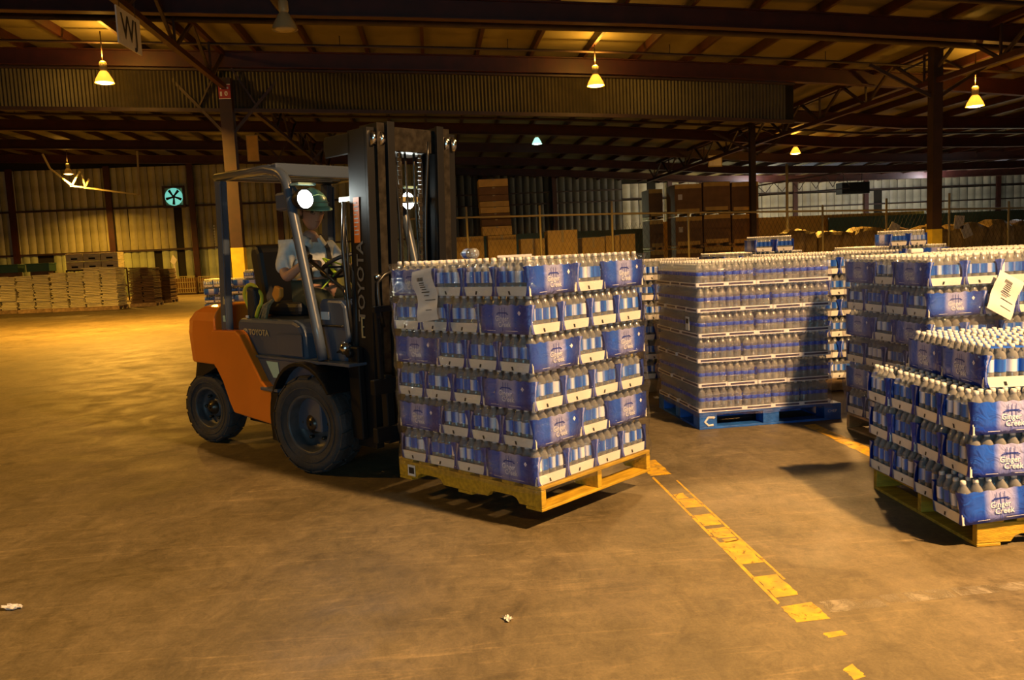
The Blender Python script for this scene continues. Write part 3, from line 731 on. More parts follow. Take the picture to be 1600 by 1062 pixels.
def block_pallet(S, label, mt):
    t = empty('block_pallet', M=S); tag(t, label, 'pallet', 'pallets under the bottled water')
    A_, B_ = 1.24, 1.03
    for i, a in enumerate((0, A_/2-.07, A_-.15)):
        for j, b in enumerate((0, B_/2-.06, B_-.14)):
            g = G(); g.box(a, a+(.15 if i != 1 else .14), b, b+(.14 if j != 1 else .12), .018, .105); ob('block', g, t, bev=.003, mats=[mt])
    for b in (0, B_/2-.06, B_-.13):
        g = G(); g.box(0, A_, b, b+.13, 0, .018); ob('base_board', g, t, bev=.002, mats=[mt])
    for a in (0, A_-.12):
        g = G(); g.box(a, a+.12, .13, B_-.13, 0, .018); ob('base_board', g, t, bev=.002, mats=[mt])
    for a in (0, A_/2-.07, A_-.15):
        g = G(); g.box(a, a+.15, 0, B_, .105, .122); ob('stringer_board', g, t, bev=.002, mats=[mt])
    for k in range(7):
        b = k*(B_-.12)/6; g = G(); g.box(0, A_, b, b+.12, .122, .139); ob('deck_board', g, t, bev=.002, mats=[mt])
    # white hooked mark on the near corner block
    g = G(); g.tube([(.118, -.0035, .095), (.075, -.0035, .098), (.045, -.0035, .062), (.075, -.0035, .030), (.118, -.0035, .034)], .011, 6); g.v = [(x, min(-.002, -.003 + (y+.0035)*.15), z) for x, y, z in g.v]
    g.add([(.118, -.0045, .082), (.135, -.0045, .096), (.118, -.0045, .110)], [(0, 1, 2)])
    ob('white_logo', g, t, mats=[M_PAPER])
    g = G(); vs, fs = text_geo('CHEP', .034); g.add(vs, fs, 0, T=Tr(1.16, -.004, .075) @ Rx(PI/2)); ob('white_lettering', g, t, mats=[M_PAPER])
    return t
def wrap_sheet(S, x1, y1, z0, z1, label, mt, seed=1, amp=.012, faces='AB'):
    """stretch film round the load: a continuous thin skin with ripples"""
    rnd = random.Random(seed); g = G(); nz = 30; pts = []
    per = []
    n1, n2 = 26, 30
    per += [(x1, y1*(1-i/n2)) for i in range(n2)] if 0 else []
    for i in range(n2): per.append((-.012, y1*(1-i/n2)))
    for i in range(n1+1): per.append((x1*i/n1, -.012))
    for i in range(1, n2): per.append((x1+.012, y1*i/n2))
    for i in range(n1): per.append((x1*(1-i/n1), y1+.012))
    n = len(per); vs = []
    ph = [rnd.random()*6 for _ in range(nz+1)]
    for j in range(nz+1):
        z = z0+(z1-z0)*j/nz
        for i, (x, y) in enumerate(per):
            d = amp*.35*math.sin(i*.55+ph[j]) + amp*.5*(rnd.random()-.5) + .010*math.sin((z-z0)/PH*2*PI)
            ox = -1 if x < 0 else (1 if x > x1 else 0); oy = -1 if y < 0 else (1 if y > y1 else 0)
            vs.append((x+ox*(d+.006), y+oy*(d+.006), z+.006*math.sin(i*.4)))
    fs = [(j*n+i, j*n+(i+1) % n, (j+1)*n+(i+1) % n, (j+1)*n+i) for j in range(nz) for i in range(n)]
    g.add(vs, fs, 0, True); me = g.mesh('stretch_wrap', [mt])
    o = ob('stretch_wrap', me); o.matrix_world = S; tag(o, label, 'plastic wrap'); return o

# --- the load on the forks (near corner .514, 4.298; raised)
S1 = Tr(.514, 4.298, .113) @ Rz(.7106)
stringer_pallet(S1, 'pallet', 'yellow notched pallet carried on the forks under the wrapped blue load', M_YWOOD, True)
g = G(); g.box(-.003, -.001, 1.06, 1.13, .03, .10); g.box(-.004, -.003, 1.07, 1.12, .045, .085, 1)
o = ob('barcode_tag', g, mats=[M_PAPER, M_INK]); o.parent = bpy.data.objects['pallet']
S1b = S1 @ Tr(-.008, .02, 0)
load(S1b, 'BABABA', True, False, 'forklift load', 'right face', 'left face', 'packs on the forks')
wrap_sheet(S1b, BE, AE, .10, .14+6*PH-.01, 'clear stretch wrap pulled tight round the load on the forks', M_WRAP, 3)
# paper hanging from the top edge, left face
def sheet_paper(name, T, w, h, label, wob=.012, txt=True, flip=False):
    t = empty(name, M=T); tag(t, label, 'paper'); g = G(); nx, nz = 6, 14; vs = []
    for j in range(nz+1):
        for i in range(nx+1):
            v = j/nz; x = w*(i/nx-.5) + .10*w*v*(1.2 if j > 5 else .4); vs.append((x, -.006-wob*(1+math.sin(v*8.5+.4*i/nx)), -h*v + .012*(i/nx)*(1 if v > .5 else 1.2)))
    fs = [(j*(nx+1)+i, j*(nx+1)+i+1, (j+1)*(nx+1)+i+1, (j+1)*(nx+1)+i) for j in range(nz) for i in range(nx)]
    g.add(vs, [tuple(reversed(q)) for q in fs], 0, True); ob('sheet', g, t, mats=[M_PAPER])
    g = G(); rnd = random.Random(5)
    for r_, (x0, x1, z0, z1) in enumerate([(-.2, .10, -.13, -.20), (-.13, .10, -.23, -.25), (-.13, .10, -.27, -.285), (-.13, .12, -.31, -.33), (-.10, .13, -.36, -.375), (-.18, .2, -.41, -.43), (-.12, .12, -.48, -.495), (-.1, .4, -.57, -.585), (-.05, .38, -.76, -.775)]):
        k = 1 if r_ else 6
        for q in range(k):
            a = w*(x0+(x1-x0)*q/k); b = w*(x0+(x1-x0)*(q+.6)/k) if k > 1 else w*x1
            v = -z0; yy = -.0085-wob*(1+math.sin(v*8.5+.1)) - .002; off = .10*w*v*(1.2 if v > .4 else .4)
            g.add([(a+off, yy, z0*h), (b+off, yy, z0*h), (b+off, yy-.001, z1*h), (a+off, yy-.001, z1*h)], [(3, 2, 1, 0)], 0)
    if txt: ob('printed_lines', g, t, mats=[M_INK])
    return t
sheet_paper('hanging_paper', S1b @ Tr(-.03, .80, .14+6*PH-.055) @ Rz(-PI/2) @ Ry(-.06), .185, .30, 'white printed delivery sheet hanging on the left face of the forklift load')
# loose bottle and folded sheet lying on top of the load
b = empty('loose_bottle', M=S1 @ Tr(.12, .55, .14+6*PH+.032) @ Rz(1.2) @ Ry(PI/2) @ Rz(.5)); tag(b, 'single bottle lying on its side on top of the forklift load', 'bottle')
ob('bottle_body', ME_BOTTLE, b); ob('bottle_label', ME_LABEL, b); ob('cap', ME_CAP, b)
g = G(); g.box(-.17, .17, -.10, .10, 0, .012); o = ob('folded_sheet', g, mats=[M_PAPER]); o.matrix_world = S1 @ Tr(.42, .52, .14+6*PH+.002) @ Rz(.75); tag(o, 'flat white sheet lying on top of the load beside the bottle', 'paper')

# --- clear cases on the blue block pallet
S2 = Tr(2.097, 6.478, 0) @ Rz(.0516)
block_pallet(S2, 'blue painted block pallet with white mark under the clear bottle cases', M_BWOOD)
load(S2 @ Tr(.0, .0, 0), 'BABABA', False, True, 'blue-pallet stack', 'left face', 'right face', 'clear cases on the blue pallet', jit=.012)

def bulk(S, n, name, label):
    """lower tiers that the picture shows nothing of, joined"""
    g = G(); 
    for L_ in range(n):
        for (a, b, ax) in layout('AB'[L_ % 2]):
            w, d = (LP, WP) if ax == 'a' else (WP, LP); z = .14+L_*PH
            g.box(a+.002, a+w-.002, b+.002, b+d-.002, z, z+.05, 0); g.box(a+.006, a+w-.006, b+.006, b+d-.006, z+.05, z+PH-.004, 1)
    o = ob(name, g, mats=[M_TRAY, M_BAND]); o.matrix_world = S; tag(o, label, 'water packs', kind='stuff')
# tag on the blue-pallet stack
g = G(); g.box(-.04, .04, -.004, 0, -.055, .055); g.box(-.028, .028, -.005, -.004, .0, .04, 1)
o = ob('white_case_tag', g, mats=[M_PAPER, M_INK]); o.matrix_world = S2 @ Tr(-.035, .13, .14+3.55*PH) @ Rz(-PI/2); tag(o, 'small white tag on the corner of the blue-pallet stack', 'tag')
wrap_sheet(S2, AE, BE, .11, .14+6*PH-.06, 'hazy stretch wrap round the clear cases on the blue pallet', M_WRAPV, 5, amp=.016)
# --- tall blue stack at the right
S3 = Tr(3.245, 5.17, 0) @ Rz(.045)
stringer_pallet(S3, 'pallet', 'raw wood pallet under the tall blue stack near the right edge', M_WOOD, False)
load(S3, 'BABABA', False, False, 'tall right stack', 'left face', 'right face', 'packs in the tall right stack', jit=.008)
wrap_sheet(S3, AE, BE, .12, .14+6*PH-.03, 'clear stretch wrap round the tall blue stack at the right', M_WRAP, 8)
sheet_paper('hanging_paper', S3 @ Tr(.56, -.03, .14+6*PH-.17) @ Ry(.55) @ Rx(-.1), .20, .27, 'white printed sheet stuck aslant on the tall right stack', wob=.008)
g = G(); g.box(-.05, .05, -.03, .03, 0, .035); o = ob('crumpled_tissue', g, mats=[M_PAPER], bev=.01); o.matrix_world = Tr(3.9, 6.75, .14+6*PH+.02); o.location = (3.62, 5.95, .14+6*PH); tag(o, 'small crumpled white wrapper on top of the tall right stack', 'wrapper')
# --- low stack at the right edge
S4 = Tr(2.53, 3.63, 0) @ Rz(-.0403)
stringer_pallet(S4, 'pallet', 'yellow painted pallet under the low unwrapped stack, bottom right', M_YWOOD, False)
load(S4 @ Tr(-.03, .0, 0), 'BBB', False, False, 'low unwrapped stack', 'left face', 'right face', 'packs in the low unwrapped stack', jit=.022)
S4t = Tr(2.62, 3.73, .14+3*PH) @ Rz(-.10)
NM = ['front', 'second', 'third', 'fourth']
for k in range(4):
    for q in range(2):
        keys = [(0, 0, 0, -1)] if q == 0 else []
        if k == 0: keys.append((0, 0, -1, 0))
        pack(S4t, k*(WP+.006), q*(LP+.008), 0, 1, keys, False, 2, f'blue-topped pack, {NM[k]} column, {"front" if q == 0 else "rear"} row, topmost tier of low unwrapped stack', 'topmost tier of the low unwrapped stack', jit=.012)
# --- stacks behind
S5 = Tr(1.62, 8.35, 0); stringer_pallet(S5, 'pallet', 'raw wood pallet glimpsed between the raised load and the blue pallet', M_WOOD, False)
load(S5, 'BABABA', False, False, 'stack behind the load', 'left face', 'front face', 'packs glimpsed behind the forklift load', lod=2, only=lambda L, a, b: a > .3 or L == 5)
S6 = Tr(3.42, 7.72, 0); stringer_pallet(S6, 'pallet', 'raw wood pallet hidden behind the blue-pallet stack', M_WOOD, False)
load(S6, 'BABABA', False, False, 'middle back stack', 'left face', 'front face', 'packs glimpsed between two front stacks', lod=2, only=lambda L, a, b: b < .01 or L == 5)
S9 = Tr(4.72, 6.45, 0); stringer_pallet(S9, 'pallet', 'raw wood pallet behind the tall right stack', M_WOOD, False)
load(S9, 'BABABA', False, False, 'far right stack', 'left face', 'front face', 'packs behind the tall right stack', lod=0, only=lambda L, a, b: L == 5)
bulk(S9, 5, 'packed_water', 'lower tiers of blue packs behind the tall right stack')
for (x, y, who, ps) in ((3.9, 10.9, 'back row left stack', ((.45, 0), (.75, .02))), (5.85, 10.7, 'back row right stack', ((.3, 0), (.6, .03)))):
    S = Tr(x, y, 0); stringer_pallet(S, 'pallet', 'raw wood pallet under ' + who, M_WOOD, False)
    load(S, 'BABABA', False, False, who, 'left face', 'front face', 'packs in the back row', lod=0, only=lambda L, a, b: L == 5)
    bulk(S, 5, 'packed_water', 'lower tiers of blue packs in ' + who)
    for i, (a, b) in enumerate(ps):
        pack(S, a, b, .14+6*PH, 1, [], False, 0, f'single blue pack lying {"first" if i == 0 else "second"} on top of {who}', 'loose packs on the back row', lod=0)
for i, (x, y, kinds, who) in enumerate(((-6.05, 22.55, 'BAB', 'distant left stack'), (-4.72, 21.3, 'BABABA', 'distant cab stack'))):
    S = Tr(x, y, 0); stringer_pallet(S, 'pallet', 'raw wood pallet under ' + who, M_WOOD, False)
    if i == 0: load(S, 'ABABAB', False, False, who, 'left face', 'front face', 'distant packs beyond the cab', lod=0, only=lambda L, a, b: L < 5 and (b < .01 or L == 4))
    else: load(S, kinds, False, False, who, 'left face', 'front face', 'distant packs beyond the cab', lod=0, only=lambda L, a, b: b < .01 or L == 5)

# ------------------------------------------------------------------ forklift: local x forward, y to its left (away from camera), z up
TF = Tr(-.529, 6.289, 0) @ Rz(math.atan2(-.758, .652))
fk = empty('forklift', M=TF); tag(fk, 'orange and dark blue-grey forklift raising a pallet, headlights on', 'forklift')
def part(name, g, mats, bev=0, parent=None, rot=None):
    o = ob(name, g, parent or fk, mats=mats, bev=bev); return o
# counterweight
g = G()
prof = [(-1.30, 1.185), (-1.45, 1.18), (-1.72, 1.12), (-1.90, 1.02), (-1.97, .86), (-1.98, .72), (-1.96, .50), (-1.30, .50)]
def cw_ring(z, back, halfw, rc):
    pts = [(-1.30, -halfw)]
    for k in range(7):
        a = PI/2*k/6; pts.append((back + rc - rc*math.sin(a), -halfw + rc - rc*math.cos(a)))
    q = [(x, -y) for x, y in reversed(pts)]
    return [(x, y, z) for x, y in pts+q]
levels = [(.70, -1.98, .55, .30), (.95, -1.99, .56, .30), (1.06, -1.96, .56, .30), (1.13, -1.88, .53, .28), (1.175, -1.74, .49, .24), (1.19, -1.60, .45, .18)]
rings = [cw_ring(*l) for l in levels]; n = len(rings[0])
vs = [p for r_ in rings for p in r_]; fs = [(j*n+i, j*n+(i+1) % n, (j+1)*n+(i+1) % n, (j+1)*n+i) for j in range(len(rings)-1) for i in range(n)]
fs += [tuple(reversed(range(n))), tuple(range((len(rings)-1)*n, len(rings)*n))]
g.add(vs, [tuple(reversed(q)) for q in fs], 0, False); part('counterweight', g, [M_ORANGE], .012)
g = G(); rings = [cw_ring(z, b, w, .28) for z, b, w in ((.34, -1.88, .46), (.52, -1.93, .50), (.70, -1.94, .53))]
vs = [p for r_ in rings for p in r_]; fs = [(j*n+i, j*n+(i+1) % n, (j+1)*n+(i+1) % n, (j+1)*n+i) for j in range(2) for i in range(n)] + [tuple(reversed(range(n))), tuple(range(2*n, 3*n))]
g.add([(x if x < -1.31 else -1.86, y, z) if False else (x, y, z) for x, y, z in vs], [tuple(reversed(q)) for q in fs])
g.v = [(min(x, -1.86) if abs(y) > .30 and z < .69 else x, y, z) for x, y, z in g.v]
part('rear_bumper', g, [M_FLBLACK])
# orange side skirts, one each side
poly = [(-1.295, .99), (-.90, 1.0), (-.84, .97), (-.56, .63), (-.47, .575), (-.38, .555), (-.30, .55), (-.30, .30), (-1.02, .34), (-1.08, .42), (-1.17, .58), (-1.26, .68), (-1.295, .70)]
for s in (-1, 1):
    g = G(); ya, yb = sorted((s*.585, s*.50)); g.prism(poly, ya, yb); part('side_skirt', g, [M_ORANGE], .012)
g = G(); g.box(-1.3, -.90, -.50, .50, .62, .985); part('rear_frame', g, [M_BLUEGREY])
g = G(); g.box(-1.0, .12, -.52, .52, .30, .80); part('lower_body', g, [M_BLUEGREY], .01)
# rounded engine hood with lettering
g = G(); P_ = [(-1.02, .80), (-1.02, 1.05), (-.98, 1.09), (-.20, 1.09), (-.12, 1.065), (-.07, 1.0), (-.05, .80)]
g.prism(P_, -.50, .50); hood = part('engine_hood', g, [M_BLUEGREY], .035)
g = G(); g.box(-.40, -.07, -.512, -.505, .83, .985); g.box(-.40, -.07, -.515, -.508, .984, .990); part('hood_recess', g, [M_BLUEGREY], .01, hood)
vs, fs = text_geo('TOYOTA', .062, 1.15, bold=.0025); g = G(); g.add(vs, fs, 0, T=Tr(-.68, -.507, .985) @ Rx(PI/2))
g.lathe([(.034, 0), (.034, .002)], 20, 0, T=Tr(-.885, -.502, .985) @ Rx(PI/2) @ Matrix.Diagonal((1.15, .8, 1, 1))); g.lathe([(.028, .0), (.028, .004)], 20, 1, T=Tr(-.885, -.502, .985) @ Rx(PI/2) @ Matrix.Diagonal((1.15, .8, 1, 1)))
g.tube([(-.885+.012*math.cos(t), -.507, .985+.019*math.sin(t)) for t in [k*PI/6 for k in range(12)]], .002, 4, 0, True); g.tube([(-.885+.026*math.cos(t), -.507, .993+.009*math.sin(t)) for t in [k*PI/6 for k in range(12)]], .002, 4, 0, True)
part('hood_lettering', g, [M_GALV, M_BLUEGREY], 0, hood)
g = G(); g.box(-.30, -.06, -.500, -.497, .998, 1.0); part('hood_trim', g, [M_FLBLACK], 0, hood)
# step, reflective decal, floor plate
g = G(); g.box(-.55, -.30, -.60, -.46, .565, .59); part('step', g, [M_BLUEGREY], .006)
g = G(); g.add([(-.57, -.523, .775), (-.40, -.523, .775), (-.385, -.523, .655), (-.48, -.523, .655)], [(3, 2, 1, 0)]); part('reflective_decal', g, [M_TEAL])
g = G(); g.box(-.98, .52, -.53, .53, .795, .815); part('floor_plate', g, [M_BLUEGREY], .004)
# fenders
for s in (-1, 1):
    g = G(); vs = []; m_ = 14
    for k in range(m_+1):
        a = math.radians(200 - 165*k/m_)
        for rr in (.40, .425):
            for y in (s*.60, s*.34): vs.append((rr*math.cos(a)*1.02, y, .36+rr*math.sin(a)*1.05))
    fs = []
    for k in range(m_):
        b0 = 4*k; b1 = b0+4
        fs += [(b0, b1, b1+1, b0+1), (b0+2, b0+3, b1+3, b1+2), (b0, b0+2, b1+2, b1), (b0+1, b1+1, b1+3, b0+3)]
    fs += [(0, 1, 3, 2), (4*m_, 4*m_+2, 4*m_+3, 4*m_+1)]
    g.add(vs, fs, 0, False)
    g.prism([(-.42, .20), (-.30, .20), (-.30, .56), (-.40, .56)], *sorted((s*.60, s*.5))); part('fender', g, [M_FLBLACK], .004)
# dashboard cowl
g = G(); g.prism([(.06, .81), (.06, 1.20), (.10, 1.245), (.34, 1.235), (.38, 1.20), (.40, .98), (.36, .92), (.36, .81)], -.44, .44); cowl = part('dashboard_cowl', g, [M_BLUEGREY], .02)
g = G(); g.box(.10, .20, -.448, -.442, 1.10, 1.155); part('white_sticker', g, [M_PAPER], 0, cowl)
g = G(); g.box(.02, .36, -.46, .46, 1.05, 1.065); part('cowl_ledge', g, [M_FLBLACK], .004, cowl)
# wheels
def wheel(cx, cy, R_, w, side, name, nl, dual=False):
    t = empty(name); t.parent = fk; t.location = (cx, cy, R_); t.rotation_euler = (PI/2 if side < 0 else -PI/2, 0, .2)
    hw = w/2; rr = R_*.60
    g = G(); g.lathe([(rr, hw*.82), (rr+.03, hw*.92), (R_*.80, hw*1.0), (R_*.86, hw*1.02), (R_*.93, hw*.95), (R_*.955, hw*.82), (R_*.955, -hw*.82), (R_*.93, -hw*.95), (R_*.80, -hw), (rr, -hw*.85)], 48, caps=False)
    g.lathe([(R_*.74, hw*.995), (R_*.755, hw*1.03), (R_*.77, hw*1.0)], 40, caps=False)
    ty = ob('tyre', g, t, mats=[M_RUBBER])
    # tread blocks: two rows of curved lugs
    g = G()
    for row in (0, 1):
        for k in range(nl):
            a0 = 2*PI*(k+.5*row)/nl; da = 2*PI/nl*.80; s_ = 1 if row == 0 else -1
            vs = []
            for (ff, zz, rad) in ((0, .02, 1), (.5, .35, 1), (.2, .72, 1), (.0, .98, .965)):
                for e in (0, 1):
                    a = a0 + da*(e + .38*ff - .1)
                    for r2 in (R_*.94, R_*rad): vs.append((r2*math.cos(a), r2*math.sin(a), s_*hw*zz))
            fs = []
            for q in range(3):
                b0 = 4*q; b1 = b0+4; F = [(b0+1, b0+3, b1+3, b1+1), (b0, b0+1, b1+1, b1), (b0+2, b1+2, b1+3, b0+3)]
                fs += F
            fs += [(0, 2, 3, 1), (12, 13, 15, 14)]
            if s_ < 0: fs = [tuple(reversed(f_)) for f_ in fs]
            g.add(vs, fs, 0, False)
    tag(ob('tread_lugs', g, ty, mats=[M_RUBBER]), kind='stuff')
    g = G(); g.lathe([(rr+.004, hw*.86), (rr-.012, hw*.90), (rr-.02, hw*.80), (rr*.86, hw*.30), (rr*.80, hw*.05), (rr*.45, hw*.0), (rr*.42, hw*.22), (.01, hw*.24)], 36, caps=False); ob('rim', g, t, mats=[M_RIM])
    g = G(); g.lathe([(rr*.36, 0), (rr*.34, hw*.45), (rr*.22, hw*.55), (rr*.20, hw*.68), (.01, hw*.70)], 20, caps=False); ob('hub', g, t, mats=[M_GREASE])
    for k in range(6):
        a = 2*PI*k/6; g = G(); g.lathe([(.014, 0), (.014, .03), (.008, .035)], 6, T=Tr(rr*.58*math.cos(a), rr*.58*math.sin(a), hw*.02)); ob('wheel_nut', g, t, mats=[M_GREASE])
wheel(.0, -.46, .355, .24, -1, 'front_wheel', 17); wheel(.0, .46, .355, .24, 1, 'front_wheel', 17)
wheel(-1.67, -.41, .30, .19, -1, 'rear_wheel', 15); wheel(-1.67, .41, .30, .19, 1, 'rear_wheel', 15)
g = G(); g.tube([(-1.67, -.36, .30), (-1.67, .36, .30)], .06, 10); g.tube([(0, -.36, .36), (0, .36, .36)], .09, 10); g.box(-1.3, .3, -.3, .3, .2, .4); part('axles', g, [M_FLBLACK])
# overhead guard
for s in (-1, 1):
    g = G(); g.beam((-1.20, s*.49, .98), (-1.12, s*.49, 2.17), .055, .10); g.beam((-1.165, s*.525, 1.0), (-1.085, s*.525, 2.15), .012, .055); part('rear_pillar', g, [M_BLUEGREY], .008)
    g = G()
    pts = [(.17, s*.50, .82), (.12, s*.50, 1.05), (-.03, s*.50, 1.65), (-.12, s*.50, 2.0)]
    for k in range(1, 8):
        a = math.radians(14 + 76*k/7); pts.append((-.12 - .17*(1-math.cos(a-math.radians(14)))*1.2, s*.50, 2.0 + .17*math.sin(a-math.radians(14))))
    pts += [(-.40, s*.50, 2.19), (-1.16, s*.50, 2.20)]
    g.tube(pts, [.036]*4 + [.036]*7 + [.034]*2, 10); part('front_pillar', g, [M_BLUEGREY])
g = G(); g.beam((-.27, -.52, 2.175), (-.27, .52, 2.175), .07, .09); part('header_bar', g, [M_BLUEGREY], .01)
g = G(); g.beam((-1.14, -.5, 2.20), (-1.14, .5, 2.20), .06, .05); part('rear_header_bar', g, [M_BLUEGREY], .006)
for k in range(7):
    g = G(); x = -1.02+k*.12; g.box(x, x+.025, -.49, .49, 2.175, 2.225); part('roof_bar', g, [M_BLUEGREY])
g = G(); [g.box(-1.185, -1.165, -.548, -.545, 1.82-.022*k, 1.83-.022*k) for k in range(9)]; part('vent_marks', g, [M_GALV])
g = G(); g.prism([(-1.155, 1.20), (-1.125, 1.20), (-1.13, 1.26), (-1.145, 1.26)], -.537, -.533); part('pillar_sticker', g, [M_GALV])
g = G(); g.add([(-1.17, -.537, 1.06), (-1.13, -.537, 1.06), (-1.13, -.537, 1.11), (-1.17, -.537, 1.11)], [(0, 1, 2, 3)]); part('pillar_decal', g, [M_TEAL])
# headlights
for s in (-1, 1):
    t = empty('headlight'); t.parent = fk; t.location = (.0, s*.46, 1.945)
    T = Ry(PI/2)
    g = G(); g.lathe([(.045, -.09), (.070, -.03), (.074, .02), (.066, .03)], 20, T=T, caps=False); g.lathe([(.05, -.09), (.01, -.10)], 20, T=T, caps=False); g.beam((-.05, 0, .03), (-.08, s*.03, .12), .04, .02); ob('lamp_housing', g, t, mats=[M_FLBLACK])
    g = G(); g.lathe([(.064, .022), (.05, .036), (.02, .045), (.001, .046)], 20, T=T, caps=False); ob('lens', g, t, mats=[M_LED])
    d = bpy.data.lights.new('headlight_beam', 'SPOT'); d.energy = 22; d.spot_size = 2.2; d.spot_blend = .8; d.color = (.9, 1, .95); d.shadow_soft_size = .07
    o = bpy.data.objects.new('headlight_beam', d); COL.objects.link(o); o.parent = t; o.location = (.08, 0, 0); o.rotation_euler = (0, -PI/2+.25, 0)
    g = G(); g.box(-.30, -.12, -.05, .05, -.065, .065); ob('signal_box', g, t, mats=[M_BLUEGREY], bev=.02)
    g = G(); g.box(-.04, .06, -.07, .07, .095, .11); ob('lamp_bracket', g, t, mats=[M_TEAL])
# mast
TM = lambda z: .045*(z-1.2)
def mb(g, x0, x1, y0, y1, z0, z1, mi=0):
    vs = [(x+TM(z), y, z) for z in (z0, z1) for x, y in ((x0, y0), (x1, y0), (x1, y1), (x0, y1))]
    g.add(vs, [(0, 3, 2, 1), (4, 5, 6, 7), (0, 1, 5, 4), (1, 2, 6, 5), (2, 3, 7, 6), (3, 0, 4, 7)], mi)
for s in (-1, 1):
    g = G(); ya, yb = sorted((s*.385, s*.365)); mb(g, .43, .60, ya, yb, .22, 2.36)
    ya, yb = sorted((s*.385, s*.325)); mb(g, .41, .435, ya, yb, .22, 2.36); mb(g, .60, .625, ya, yb, .22, 2.36); part('outer_rail', g, [M_FLBLACK], .002)
    g = G(); ya, yb = sorted((s*.315, s*.295)); mb(g, .46, .62, ya, yb, .26, 2.39)
    ya, yb = sorted((s*.315, s*.255)); mb(g, .45, .47, ya, yb, .26, 2.39); mb(g, .62, .645, ya, yb, .26, 2.39); part('middle_rail', g, [M_GREASE], .002)
    g = G(); ya, yb = sorted((s*.245, s*.225)); mb(g, .48, .64, ya, yb, .30, 2.40)
    ya, yb = sorted((s*.245, s*.185)); mb(g, .48, .50, ya, yb, .30, 2.40); mb(g, .64, .665, ya, yb, .30, 2.40); part('inner_rail', g, [M_FLBLACK], .002)
    for y in (.35, .28):
        g = G(); g.lathe([(.012, -.016), (.052, -.014), (.052, .014), (.012, .016)], 20, T=Tr(.62+TM(2.28), s*y, 2.29) @ Rx(PI/2)); part('mast_roller', g, [M_CHROME])
    g = G(); g.tube([(.42+TM(.35), s*.40, .35), (.42+TM(1.9), s*.33, 1.9)], .035, 12); g.tube([(.42+TM(1.9), s*.33, 1.9), (.42+TM(2.3), s*.33, 2.3)], .022, 10, 1); part('lift_cylinder', g, [M_FLBLACK, M_CHROME])
    g = G(); g.box(.38, .50, *sorted((s*.44, s*.39)), .28, .92); g.lathe([(.035, -.02), (.035, .02)], 12, T=Tr(.42, s*.45, .88) @ Rx(PI/2)); part('mast_bracket', g, [M_FLBLACK], .01)
    g = G(); g.tube([(.10, s*.40, .82), (.34, s*.42, .90)], .028, 10); g.lathe([(.01, -.05), (.045, -.03), (.045, .03), (.01, .05)], 14, 1, T=Tr(.36, s*.43, .91) @ Rx(PI/2)); part('tilt_cylinder', g, [M_FLBLACK, M_CHROME])
    for y in (.09,):
        g = G()
        for q in range(60):
            z = .55 + q*.03; g.cbox((.58+TM(z), s*y, z), (.012, .022 if q % 2 else .034, .026))
        tag(part('lift_chain', g, [M_GREASE]), kind='stuff')
    g = G(); g.tube([(.60+TM(z), s*(.14+.03*math.sin(z*3)), z) for z in [.6+.1*k for k in range(18)]], .012, 7); part('hydraulic_hose', g, [M_HOSE])
g = G(); mb(g, .50, .60, -.24, .24, 2.22, 2.38); part('mast_crossbar', g, [M_GREASE], .006)
g = G(); mb(g, .12, .44, -.38, .38, 2.25, 2.33); mb(g, .14, .44, -.385, -.36, 2.21, 2.35); part('mast_top_tie', g, [M_FLBLACK], .006)
g = G(); mb(g, .28, .44, -.38, .38, 1.90, 1.935); part('mast_mid_tie', g, [M_GALV], .003)
g = G(); mb(g, .44, .62, -.30, .30, .24, .40); part('mast_foot', g, [M_FLBLACK], .006)
g = G(); mb(g, .455, .52, -.389, -.386, 1.62, 1.92)
for k in range(9): mb(g, .463, .463+(.045 if k % 3 else .03), -.3905, -.389, 1.88-.026*k, 1.888-.026*k, 1)
part('orange_label', g, [M_ORLABEL, M_PAPER])
vs, fs = text_geo('TOYOTA', .105, 1.25, bold=.002); g = G(); g.add(vs, fs, 0, T=Tr(.515+TM(1.36), -.3895, 1.36) @ Ry(-PI/2+.045) @ Rx(PI/2))
g.v = [(x, -.3895, z) for x, y, z in g.v]; part('mast_lettering', g, [M_DIMTXT])
g = G(); mb(g, .50, .515, -.391, -.388, .98, 1.12); mb(g, .515, .54, -.391, -.388, 1.11, 1.12); mb(g, .515, .54, -.391, -.388, .98, .99); mb(g, .515, .53, -.391, -.388, 1.05, 1.06); part('white_stencil', g, [M_GALV])
# hose loop and fitting on the mast
g = G(); pts = [(.64+TM(1.3), -.32-.03*math.sin(k*.5), 1.05+.075*k) for k in range(5)] + [(.66, -.30+.05*k, 1.40+.02*math.sin(k)) for k in range(5)]; g.tube(pts, .013, 8)
g.tube([(.40, -.40, 1.9), (.38, -.42, 1.6), (.39, -.41, 1.2), (.40, -.40, .95)], .014, 8); g.tube([(.36, -.38, 1.9), (.40, -.40, 1.55), (.41, -.41, 1.25)], .010, 8); part('hose_loop', g, [M_HOSE])
g = G(); g.tube([(.64, -.36, 1.385), (.64, -.31, 1.40)], .018, 8); part('hose_fitting', g, [M_CHROME])
# hoses seen between the rails
g = G()
for y in (-.13, -.02, .03, .12): g.tube([(.50+TM(z), y+.012*math.sin(z*4+y*20), z) for z in [1.25+.1*k for k in range(11)]], .009, 6)
part('mast_hoses', g, [M_GREASE])
